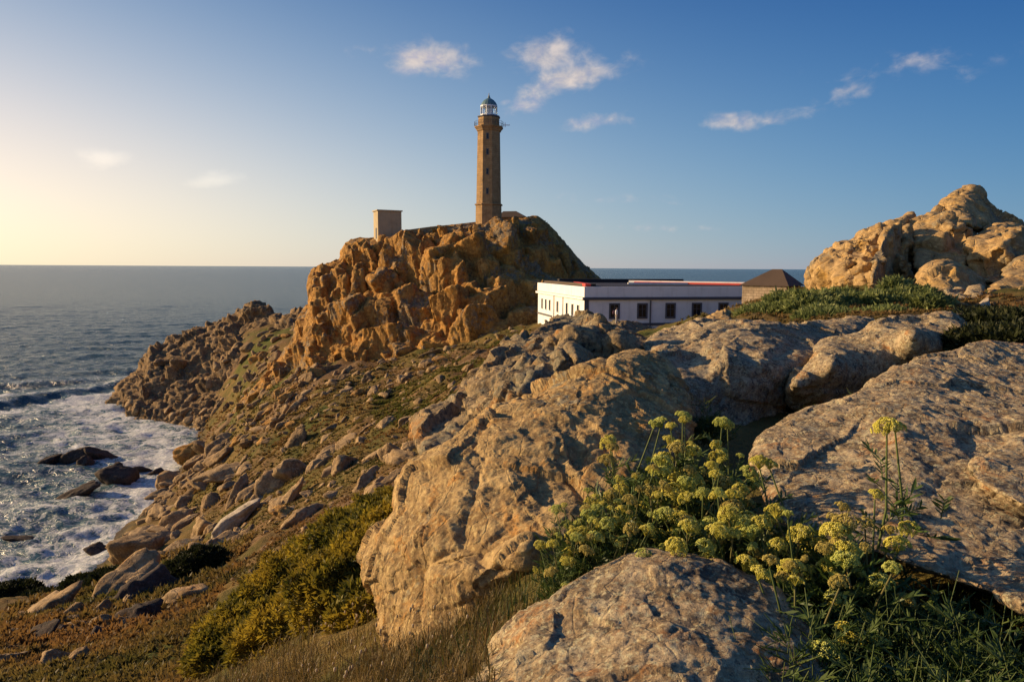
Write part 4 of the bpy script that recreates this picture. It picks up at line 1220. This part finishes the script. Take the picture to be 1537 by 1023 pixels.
    beam('rear_wing', (3, W - 1.0), (24, W - 1.0), 1.0, .55, 'dark_roof')


build_station()


def build_hut():
    D = 62.0; q = P(np.array(1181.0), np.array(429.0), np.array(D)); px = D / FPX
    root = tag(empty('hut', (q[0], q[1], q[2] - 2.0), R(50)), 'small stone hut with a dark hipped roof under the golden outcrop', 'building')
    # near corner at the origin; the sunlit wall runs along +y, the shaded one along +x (local)
    bm = bmesh.new(); bx(bm, 0, 4.0, 0, 4.1, 0, 2.0, .03); bm_obj('wall', bm, M['hut_stone'], root)
    bm = bmesh.new(); o = .25
    a = [bm.verts.new(x) for x in ((-o, -o, 1.98), (4.0 + o, -o, 1.98), (4.0 + o, 4.1 + o, 1.98), (-o, 4.1 + o, 1.98), (2.4, 1.3, 3.5), (2.4, 2.2, 3.5))]
    for f in ((0, 1, 4), (1, 2, 5, 4), (2, 3, 5), (3, 0, 4, 5), (3, 2, 1, 0)): bm.faces.new([a[i] for i in f])
    bm_obj('roof', bm, M['tile'], root)


build_hut()


# ------------------------------------------------------------------ person
def skin_mesh(name, joints, edges, radii, mat, parent, sub=2):
    me = bpy.data.meshes.new(name); me.from_pydata(joints, edges, []); me.materials.append(mat)
    o = link(name, me, parent)
    md = o.modifiers.new('skin', 'SKIN'); md.use_smooth_shade = True
    for v, r in zip(me.skin_vertices[0].data, radii): v.radius = (r, r)
    me.skin_vertices[0].data[0].use_root = True
    o.modifiers.new('sub', 'SUBSURF').levels = sub; o.modifiers['sub'].render_levels = sub
    return o


def build_person():
    f = Vector(P(np.array(925.0), np.array(487.0), np.array(66.5)))
    m_skin = paint_mat('skin', (.48, .30, .21), .05, .1, .6, False); m_shirt = paint_mat('white_cloth', (.80, .79, .77), .08, .2, .9, False)
    m_tr = paint_mat('pale_trousers', (.42, .38, .33), .1, .2, .9, False); m_pack = paint_mat('dark_rucksack', (.07, .03, .05), .2, .2, .9, False); m_hair = paint_mat('dark_hair', (.03, .02, .015), .1, .1, .8, False)
    J = [(0, 0, .93), (0, 0, 1.12), (0, 0, 1.36), (0, -.01, 1.47), (0, -.03, 1.56), (0, -.04, 1.64), (-.17, 0, 1.38), (-.24, .03, 1.12), (-.22, -.08, .90), (-.23, -.10, .82),
         (.17, 0, 1.38), (.24, .03, 1.12), (.22, -.08, .90), (.23, -.10, .82), (-.09, 0, .88), (-.10, -.02, .48), (-.10, .03, .09), (-.10, -.13, .04),
         (.09, 0, .88), (.10, -.03, .48), (.10, .02, .09), (.11, -.14, .04)]
    E = [(0, 1), (1, 2), (2, 3), (3, 4), (4, 5), (2, 6), (6, 7), (7, 8), (8, 9), (2, 10), (10, 11), (11, 12), (12, 13), (0, 14), (14, 15), (15, 16), (16, 17), (0, 18), (18, 19), (19, 20), (20, 21)]
    rad = [.12, .12, .14, .055, .085, .08, .06, .045, .033, .035, .06, .045, .033, .035, .085, .055, .04, .035, .085, .055, .04, .035]
    root = skin_mesh('person', J, E, rad, m_skin, None)
    root.location = f; root.rotation_euler = (0, 0, R(70))
    tag(root, 'person in a white top standing on the rock before the white building', 'person')
    skin_mesh('shirt', [(0, 0, .88), (0, 0, 1.12), (0, 0, 1.36), (0, 0, 1.44), (-.18, 0, 1.38), (-.245, .03, 1.12), (-.225, -.06, .95), (.18, 0, 1.38), (.245, .03, 1.12), (.225, -.06, .95)],
              [(0, 1), (1, 2), (2, 3), (2, 4), (4, 5), (5, 6), (2, 7), (7, 8), (8, 9)], [.15, .145, .165, .085, .08, .062, .05, .08, .062, .05], m_shirt, root)
    skin_mesh('trousers', [(0, 0, .94), (-.09, 0, .86), (-.10, -.02, .48), (-.10, .03, .10), (.09, 0, .86), (.10, -.03, .48), (.10, .02, .10)], [(0, 1), (1, 2), (2, 3), (0, 4), (4, 5), (5, 6)], [.135, .105, .075, .062, .105, .075, .062], m_tr, root)
    skin_mesh('hair', [(0, .0, 1.62), (0, -.02, 1.70), (0, .05, 1.60)], [(0, 1), (0, 2)], [.085, .07, .06], m_hair, root)
    bk = skin_mesh('rucksack', [(0, .26, .98), (0, .29, 1.18), (0, .25, 1.40)], [(0, 1), (1, 2)], [.13, .15, .11], m_pack, None)
    bk.location = f; bk.rotation_euler = (0, 0, R(70)); tag(bk, 'dark rucksack on the back of the person by the white building', 'rucksack')


build_person()

# ------------------------------------------------------------------ shrubs, heath, grass
def spikes(base, axis, n_each, length, width, spread, g, tint, mb):
    """n_each slender leaf blades springing from each base point"""
    N = len(base)
    b = np.repeat(base, n_each, 0); a = unit(np.repeat(axis, n_each, 0) + spread * g.normal(size=(N * n_each, 3)))
    L = np.repeat(np.broadcast_to(length, (N,)), n_each)[:, None] * g.uniform(.6, 1.25, (N * n_each, 1))
    s = unit(np.cross(a, g.normal(size=a.shape))) * np.repeat(np.broadcast_to(width, (N,)), n_each)[:, None]
    mid = b + a * L * .5
    tip = b + a * L + .25 * L * np.array((0, 0, -.25))
    v = np.stack([b - s * .4, b + s * .4, mid + s, mid - s, tip], 1).reshape(-1, 3)
    i = np.arange(N * n_each)[:, None] * 5
    mb.add(v, i + np.array([[2, 4, 3]]), i + np.array([[0, 1, 2, 3]]), np.repeat(np.clip(np.repeat(tint, n_each) + g.normal(size=N * n_each) * .08, 0, 1), 5))


def shrub(name, label, cat, mounds, n, leaf, mat, seed, group=None, core=.86, each=6, spread=.75, lump=.25):
    """a bush made of overlapping leafy mounds (x, y, z, rx, ry, rz)"""
    g = np.random.default_rng(seed); mb = MB()
    c0 = np.array(mounds)[:, :3].mean(0); c0[2] = min(m[2] - m[5] for m in mounds)
    area = np.array([m[3] * m[4] + m[3] * m[5] + m[4] * m[5] for m in mounds]); cnt = (n * area / area.sum()).astype(int)
    for m, k in zip(mounds, cnt):
        d = unit(g.normal(size=(k, 3))); d[:, 2] = np.where(d[:, 2] < -.3, -d[:, 2], d[:, 2])
        r = np.array(m[3:]); ctr = np.array(m[:3]) - c0
        lum = 1 + lump * fbm(d * 2.2 + seed, 3, seed)
        pts = ctr + d * r * (lum * g.uniform(.82, 1.03, k))[:, None]
        tint = np.clip(.35 + .55 * fbm((pts + c0) / (r.mean() * .7), 3, seed + 5) + g.normal(size=k) * .15, 0, 1)
        spikes(pts, unit(d / r + np.array((0, 0, .5 / r.mean()))), each, leaf * g.uniform(.7, 1.3, k), leaf * .14, spread, g, tint, mb)
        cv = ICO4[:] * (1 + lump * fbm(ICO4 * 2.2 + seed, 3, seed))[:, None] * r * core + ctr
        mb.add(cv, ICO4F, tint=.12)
    o = link(name, mb.mesh(name, [M[mat]], False), loc=c0)
    return tag(o, label, cat, group)


def mounds_at(px_list, g):
    out = []
    for px, py, D, r, rz in px_list:
        c = P(np.array(float(px)), np.array(float(py)), np.array(float(D)))
        out.append((c[0], c[1], c[2], r, r * .9, rz))
    return out


g = np.random.default_rng(21)
shrub('gorse_bush', 'big yellow-green gorse bush nearest the huge tan boulder', 'shrub', mounds_at([(565, 870, 9.5, .8, .75), (545, 835, 11.0, 1.0, .7), (590, 830, 10.5, .8, .8), (520, 900, 9, .8, .6), (570, 940, 8, .6, .5)], g), 9000, .11, 'gorse', 31)
shrub('gorse_bush', 'golden gorse bush in the middle of the bank, dark along its lower side', 'shrub', mounds_at([(470, 880, 12, .95, .75), (440, 905, 11.8, .95, .65), (490, 920, 9.8, .75, .55), (455, 945, 9.5, .75, .5), (505, 850, 13, 1.0, .7)], g), 9000, .11, 'gorse', 32)
shrub('gorse_bush', 'lower gorse bush at the left end of the bank', 'shrub', mounds_at([(400, 930, 11.5, .85, .55), (365, 955, 11, .8, .45), (415, 965, 9.5, .65, .4), (340, 985, 10.4, .6, .33)], g), 8000, .10, 'gorse', 33)
shrub('gorse_bush', 'distant yellow gorse strip running up behind the huge tan boulder', 'shrub', mounds_at([(535, 812, 17, 1.2, .7), (575, 788, 19, 1.3, .75), (605, 772, 20, 1.3, .7), (500, 835, 16.5, 1.0, .55)], g), 8000, .14, 'gorse', 34)
shrub('dark_bush', 'round almost black bush on the bare earth above the gorse', 'shrub', mounds_at([(305, 852, 40, 1.7, 1.2), (285, 862, 39, 1.5, 1.0), (335, 860, 40, 1.4, 1.0)], g), 6000, .22, 'bush', 35)
shrub('dark_bush', 'low dark bush above the surf at the left edge', 'shrub', mounds_at([(20, 900, 62, 2.6, 1.5), (-20, 905, 60, 2.6, 1.4), (55, 905, 60, 2.0, 1.0)], g), 4000, .4, 'bush', 36)
shrub('dark_bush', 'low dark bush clinging below the wedge boulder', 'shrub', mounds_at([(130, 885, 52, 2.0, 1.0), (165, 875, 50, 1.6, 1.0), (200, 868, 50, 1.7, .8)], g), 4000, .35, 'bush', 37)
for k, (px, py, D, r, rz) in enumerate([(1150, 466, 30, 1.0, .5), (1185, 464, 30, 1.1, .6), (1222, 462, 29, 1.2, .7), (1262, 458, 30, 1.2, .8), (1300, 455, 30, 1.3, .8), (1340, 454, 30, 1.2, .8), (1378, 456, 29, 1.1, .7), (1240, 474, 26, .9, .4), (1320, 472, 26, .9, .45)]):
    shrub('green_shrub', 'low leafy green shrub in the belt below the golden outcrop', 'shrub', mounds_at([(px, py + 6, D, r * (.8 + .4 * ((k * 7) % 5) / 4), rz * (.7 + .7 * ((k * 3) % 4) / 3)), (px + 14, py + 9, D - 1, r * .8, rz * .8), (px - 14, py + 10, D - .6, r * .8, rz * .7)], g), 1700, .26, 'shrub', 40 + k, 'green shrubs below the golden outcrop', each=5, lump=.4)
shrub('green_shrub', 'dark scrub behind the flat slab at the right edge', 'shrub', mounds_at([(1470, 502, 14, 1.0, .45), (1505, 500, 13.2, 1.1, .42), (1545, 502, 12.8, 1.1, .42), (1490, 520, 11.5, .8, .3), (1540, 522, 11, .8, .3)], g), 7000, .14, 'bush', 55)


def heath():
    """short heather and turf tufts over the open slopes: nobody could count them"""
    g = np.random.default_rng(61); mb = MB()
    for poly, n, px in (([(385, 700), (470, 580), (560, 545), (700, 520), (790, 490), (760, 560), (640, 640), (600, 760), (420, 800), (300, 830)], 9000, 3.4),
                        ([(0, 920), (100, 880), (260, 830), (380, 810), (330, 900), (280, 980), (290, 1090), (-60, 1090), (-60, 920)], 8500, 10),
                        ([(330, 870), (420, 800), (530, 765), (560, 775), (440, 860), (370, 890)], 1500, 5),
                        ([(240, 700), (390, 560), (470, 560), (460, 640), (300, 800)], 2500, 3.5),
                        ([(990, 505), (1100, 455), (1200, 435), (1400, 440), (1537, 450), (1537, 500), (1400, 480), (1100, 490)], 4500, 5)):
        x, y = sample_poly(poly, n, g)
        X, D, ok = first_hit(x, y); X, D = X[ok], D[ok]
        Z = terr(X, D)
        s = px * D / FPX * g.uniform(.6, 1.5, len(D))
        b = np.stack([X, D, Z], 1)
        tint = np.clip(.45 + .8 * fbm(b / 9.0, 3, 9) + g.normal(size=len(D)) * .15, 0, 1)
        spikes(b, np.tile((0, 0, 1.0), (len(D), 1)), 8, s, s * .16, .75, g, tint, mb)
    tf = MB()
    x, y = sample_poly([(560, 600), (640, 560), (720, 528), (800, 492), (800, 508), (740, 560), (700, 600), (620, 640), (560, 640)], 5200, g)
    X, D, ok = first_hit(x, y); X, D = X[ok], D[ok]; b = np.stack([X, D, terr(X, D)], 1)
    keep = fbm(b / 7.0, 3, 12) > -.15; b = b[keep]; sz = 3.6 * b[:, 1] / FPX * g.uniform(.6, 1.5, len(b))
    spikes(b, np.tile((0, 0, 1.0), (len(b), 1)), 8, sz, sz * .14, .6, g, np.clip(.5 + .8 * fbm(b / 5.0, 3, 14), 0, 1), tf)
    tag(link('turf', tf.mesh('turf', [M['turf']])), 'olive green turf on the slope under the cliff', 'grass', kind='stuff')
    o = link('heather', mb.mesh('heather', [M['heath']]))
    tag(o, 'short brown and green heather covering the open slopes', 'heather', kind='stuff')


heath()


def grass(name, label, regions, mat, seed, curve=.5):
    g = np.random.default_rng(seed); mb = MB()
    for (u0, u1, d0, d1, n, h) in regions:
        D = np.exp(g.uniform(math.log(d0), math.log(d1), n)); u = g.uniform(u0, u1, n)
        keep = fbm(np.stack([u * D, D, D * 0], 1) / .5, 2, seed) > g.uniform(-.7, .45, n)
        D, u = D[keep], u[keep]; X = u * D; Z = terr(X, D); n = len(D)
        L = h * g.uniform(.5, 1.35, n); w = .0035 * g.uniform(.6, 1.5, n) * (h / .25) ** .5
        az = g.uniform(0, 6.28, n); dr = np.stack([np.cos(az), np.sin(az), az * 0], 1); sd = np.stack([-np.sin(az), np.cos(az), az * 0], 1) * w[:, None]
        lean = g.uniform(.1, .8, n)[:, None]; b = np.stack([X, D, Z - .02], 1); up = np.array((0, 0, 1.0))
        p1 = b + up * (L * .5)[:, None] + dr * lean * (L * .18)[:, None]; p2 = b + up * (L * .85)[:, None] + dr * lean * (L * .5)[:, None]; p3 = b + up * (L * (1 - .2 * lean[:, 0]))[:, None] + dr * lean * (L * .85)[:, None]
        v = np.stack([b - sd, b + sd, p1 + sd, p1 - sd, p2 + sd * .7, p2 - sd * .7, p3], 1).reshape(-1, 3)
        i = np.arange(n)[:, None] * 7
        q = np.concatenate([i + np.array([[0, 1, 2, 3]]), i + np.array([[3, 2, 4, 5]])])
        t = np.clip(.4 + .7 * fbm(b / .6, 3, seed + 3) + g.normal(size=n) * .2, 0, 1)
        mb.add(v, i + np.array([[5, 4, 6]]), q, np.repeat(t, 7))
    return tag(link(name, mb.mesh(name, [M[mat]])), label, 'grass', kind='stuff')


grass('grass', 'dark green grass in the shaded hollow at the lower right', [(.25, .9, 1.6, 4.0, 9000, .16), (.1, .5, 3.4, 5.5, 3000, .22), (-.15, .1, 3.2, 4.6, 1200, .12)], 'grass', 71)
grass('dry_grass', 'dry golden grass along the bottom between the boulders and the gorse', [(-.5, -.02, 2.2, 6.5, 16000, .13), (-.62, -.3, 5, 11, 9000, .2), (-.3, .02, 3.0, 5.0, 5000, .12)], 'dry_grass', 72)


def seed_heads():
    g = np.random.default_rng(81); st = MB(); hd = MB()
    for k in range(150):
        D = float(np.exp(g.uniform(math.log(3.6), math.log(8)))); u = g.uniform(-.30, -.06) if k % 3 else g.uniform(-.55, -.2)
        b = np.array([u * D, D, float(terr(np.array([u * D]), np.array([D]))[0])])
        h = g.uniform(.16, .34); tip = b + np.array([g.normal() * .06, g.normal() * .06, h]); mid = (b + tip) / 2 + g.normal(size=3) * .02
        v, q = tube([b, mid, tip], [.0022, .0018, .0014], 4); st.add(v, quads=q, tint=.8)
        a = unit(tip - mid); r = .009 * g.uniform(.6, 1.2)
        v = ICO1 * np.array((r, r, r * 1.9)) + tip + a * r; hd.add(v, ICO1F, tint=g.random())
    o = tag(link('seed_grass', st.mesh('seed_grass', [M['dry_grass']])), 'thin dry stalks with pale fluffy seed heads in front of the gorse', 'grass', kind='stuff')
    link('seed_head', hd.mesh('seed_head', [M['seed']]), o)['kind'] = 'stuff'


seed_heads()


# ------------------------------------------------------------------ flowering rock samphire
def umbel_mesh(seed, r, mat):
    g = np.random.default_rng(seed); mb = MB(); K = 24
    octv = np.array([(1, 0, 0), (-1, 0, 0), (0, 1, 0), (0, -1, 0), (0, 0, 1), (0, 0, -1)], float)
    octf = np.array([(0, 2, 4), (2, 1, 4), (1, 3, 4), (3, 0, 4), (2, 0, 5), (1, 2, 5), (3, 1, 5), (0, 3, 5)])
    for k in range(K):
        th = math.acos(1 - (k + .5) / K * .72); ph = k * 2.39996 + g.normal() * .15
        d = np.array((math.sin(th) * math.cos(ph), math.sin(th) * math.sin(ph), math.cos(th) * .85)); c = d * r * g.uniform(.88, 1.08)
        v, q = tube([(0, 0, -.35 * r), c * .55 + (0, 0, -.05 * r), c], [.0016, .0012, .001], 3); mb.add(v, quads=q, tint=.1)
        t = g.uniform(.2, .8)
        a = unit(np.cross(d, (.3, .5, .8))); b = np.cross(d, a)
        for j in range(13):
            rr = r * .23 * math.sqrt((j + .5) / 13); an = j * 2.4
            p = c + a * rr * math.cos(an) + b * rr * math.sin(an) + d * (r * .08 * (1 - j / 13)) + g.normal(size=3) * r * .012
            mb.add(octv * r * .075 * g.uniform(.7, 1.2) + p, octf, tint=np.clip(t + g.normal() * .2, 0, 1))
    return mb.mesh('flower_head', [mat])


UMBELS = [umbel_mesh(s, .047, M[('sam_flower', 'sam_flower', 'sam_green', 'sam_ochre')[s % 4]]) for s in range(8)]


def samphire_proto(seed, h, heads, leaves, spread=.27, hmin=.5, ls=1.0):
    g = np.random.default_rng(seed); st = MB(); lf = MB(); hp = []
    def leaf(o, d, L, t):
        """a leaf of narrow fleshy fingers"""
        v, q = tube([o, o + d * L * .5, o + d * L], [.0022, .002, .0012], 3); lf.add(v, quads=q, tint=t)
        L = L * ls
        side = unit(np.cross(d, (0, 0, 1)) + g.normal(size=3) * .2)
        for f in np.linspace(.3, 1, 5):
            for sg in (-1, 1):
                a = unit(d + sg * side * .9 + np.array((0, 0, .25)) + g.normal(size=3) * .15); l = L * .42 * g.uniform(.7, 1.2); p = o + d * L * f
                w = unit(np.cross(a, g.normal(size=3))) * .0045 * ls ** .7
                lf.add(np.array([p - w * .5, p + w * .5, p + a * l * .55 + w, p + a * l * .55 - w, p + a * l]), [[2, 4, 3]], [[0, 1, 2, 3]], t)
    for k in range(heads):
        az = g.uniform(0, 6.28); sp = g.uniform(.1, 1) * spread * h / .5
        hh = h * g.uniform(hmin, 1.05)
        b = np.array((g.normal() * .03, g.normal() * .03, 0)); tip = np.array((math.cos(az) * sp, math.sin(az) * sp, hh)); mid = (b * .6 + tip * .4) + np.array((math.cos(az), math.sin(az), 0)) * -.03
        v, q = tube([b, mid, tip], np.array([.0055, .0045, .003]) * (ls if ls == 1 else .35), 5); st.add(v, quads=q, tint=g.uniform(.2, .9))
        hp.append((tip + np.array((0, 0, .012)), g.uniform(.42, 1.05)))
        for j in range(5):
            f = g.uniform(.15, .9); o = b + (tip - b) * f; a2 = g.uniform(0, 6.28)
            leaf(o, unit(np.array((math.cos(a2), math.sin(a2), g.uniform(.2, .9)))), g.uniform(.07, .13), g.uniform(.1, .9))
    for k in range(leaves):
        a2 = g.uniform(0, 6.28); o = np.array((g.normal() * .06, g.normal() * .06, g.uniform(0, h * .45)))
        leaf(o, unit(np.array((math.cos(a2), math.sin(a2), g.uniform(.3, 1.3)))), g.uniform(.09, .17), g.uniform(0, .8))
    return st.mesh('stem', [M['sam_stem']], True), lf.mesh('foliage', [M['sam_leaf']]), hp, seed


PROTOS = [samphire_proto(100 + i, .5, hd, lv) for i, (hd, lv) in enumerate(((8, 40), (9, 44), (7, 38), (10, 46)))]
TALL = samphire_proto(120, .5, 2, 6, .05, .9)
LEAFY = [samphire_proto(130 + i, .34, 7, 150, .22, .4, .5) for i in range(2)]
SOLIDS = [terrain, big, dome, slab]


def drop(x, y):
    best = -1e9
    for o in SOLIDS:
        if o.name not in TREES_BVH: TREES_BVH[o.name] = BVHTree.FromObject(o, dg)
        h = TREES_BVH[o.name].ray_cast(o.matrix_basis.inverted() @ Vector((x, y, 60)), Vector((0, 0, -1)))
        if h[0] is not None: best = max(best, (o.matrix_basis @ h[0]).z)
    return best


def samphire(pr, px, py, D, label, group, g, scale=None, heads=True, lean=(0, 0)):
    """a plant whose top shows at this pixel; it grows up from whatever ground lies below"""
    top = P(np.array(float(px)), np.array(float(py)), np.array(float(D))); z = float(terr(top[0:1], top[1:2])[0])
    hgt = .36 if pr in LEAFY else .5
    s = float(np.clip((top[2] - z) / hgt, .45, 1.5)) if scale is None else scale
    root = empty('samphire_plant', (top[0], top[1], top[2] - hgt * s if scale is None else z - .01), g.uniform(0, 6.28))
    root.rotation_euler = (lean[0] + g.normal() * .08, lean[1] + g.normal() * .08, g.uniform(0, 6.28)); root.scale = (s, s, s)
    tag(root, label, 'plant', group)
    link('stem', pr[0], root); link('foliage', pr[1], root)
    if heads:
        for (p, sc) in pr[2]:
            o = link('flower_head', UMBELS[g.integers(8)], root, loc=p); o.scale = (sc / s ** .3,) * 3
            o.rotation_euler = (g.normal() * .3, g.normal() * .3, g.uniform(0, 6.28))
    return root


g = np.random.default_rng(91)
GL = 'flowering samphire between the boulders'
for px, py, D in ((850, 775, 3.75), (880, 765, 3.85), (905, 760, 3.9), (860, 800, 3.6), (925, 770, 3.75), (945, 725, 4.1), (975, 700, 4.25), (1000, 680, 4.4), (1030, 665, 4.5), (1060, 672, 4.4),
                  (985, 740, 3.95), (1010, 730, 4.0), (1040, 715, 4.1), (1075, 700, 4.15), (1000, 775, 3.65), (1030, 770, 3.65), (960, 790, 3.6), (1065, 755, 3.75), (1100, 740, 3.8), (920, 800, 3.5), (1090, 780, 3.55), (1130, 765, 3.6), (845, 830, 3.45)):
    samphire(PROTOS[g.integers(4)], px + g.normal() * 6, py - 8, D, 'yellow flowered samphire in the dense clump between the tan boulder and the low speckled rock', GL + ' on the left', g)
for px, py, D in ((1205, 790, 3.2), (1235, 770, 3.35), (1270, 775, 3.3), (1240, 830, 3.05), (1290, 815, 3.1), (1210, 860, 2.9), (1180, 765, 3.5), (1320, 780, 3.3)):
    samphire(PROTOS[g.integers(4)], px + g.normal() * 5, py, D, 'yellow flowered samphire in the clump against the flat right slab', GL + ' on the right', g)
samphire(TALL, 1345, 632, 3.5, 'tall lone samphire stalk standing against the flat right slab', None, g, lean=(0, .05))
for px, py, D, lab in ((1025, 628, 5.0, 'lone pale samphire stalk beside the right end of the huge tan boulder'), (1078, 632, 4.9, 'lone samphire stalk with a forked top in front of the dark cleft'),
                       (935, 660, 4.6, 'thin samphire stalk against the sunlit side of the huge tan boulder'), (960, 632, 5.0, 'faint samphire stalk highest up the huge tan boulder'), (1185, 695, 4.0, 'short samphire stalk where the flat slab meets the clump')):
    samphire(TALL, px, py, D, lab, None, g)
for px, py, D in ((1190, 905, 2.55), (1180, 965, 2.3), (1215, 930, 2.4), (1200, 1010, 2.15), (1250, 895, 2.7), (1160, 960, 2.4), (1215, 950, 2.4), (1280, 925, 2.5), (1350, 905, 2.6), (1440, 935, 2.45), (1500, 945, 2.4), (1180, 1000, 2.2), (1260, 985, 2.25), (1320, 1000, 2.2), (1370, 860, 3.0), (1430, 850, 3.0), (1290, 870, 2.8), (1535, 960, 2.3), (1480, 1015, 2.1), (1320, 880, 2.8), (1400, 870, 2.8), (1460, 900, 2.6), (1300, 960, 2.3), (1380, 950, 2.35), (1480, 980, 2.2), (1220, 990, 2.2), (1520, 900, 2.6), (1420, 1000, 2.1), (1340, 1010, 2.1)):
    samphire(LEAFY[g.integers(2)], px, py, D, 'leafy dark samphire in the shaded hollow at the lower right', 'leafy samphire in the shaded hollow', g, heads=False)
for px, py, D, lab in ((1220, 600, 7.6, 'bright yellow-green samphire tuft in the cleft before the long rounded rock'), (1278, 585, 8.2, 'small samphire tuft at the upper edge of the flat slab'),
                       (1065, 590, 6.6, 'dim samphire tuft in front of the rough brown rock face')):
    t = P(np.array(float(px)), np.array(float(py)), np.array(D)); 
    r_ = samphire(LEAFY[0], px, py, D, lab, None, g, heads=False)
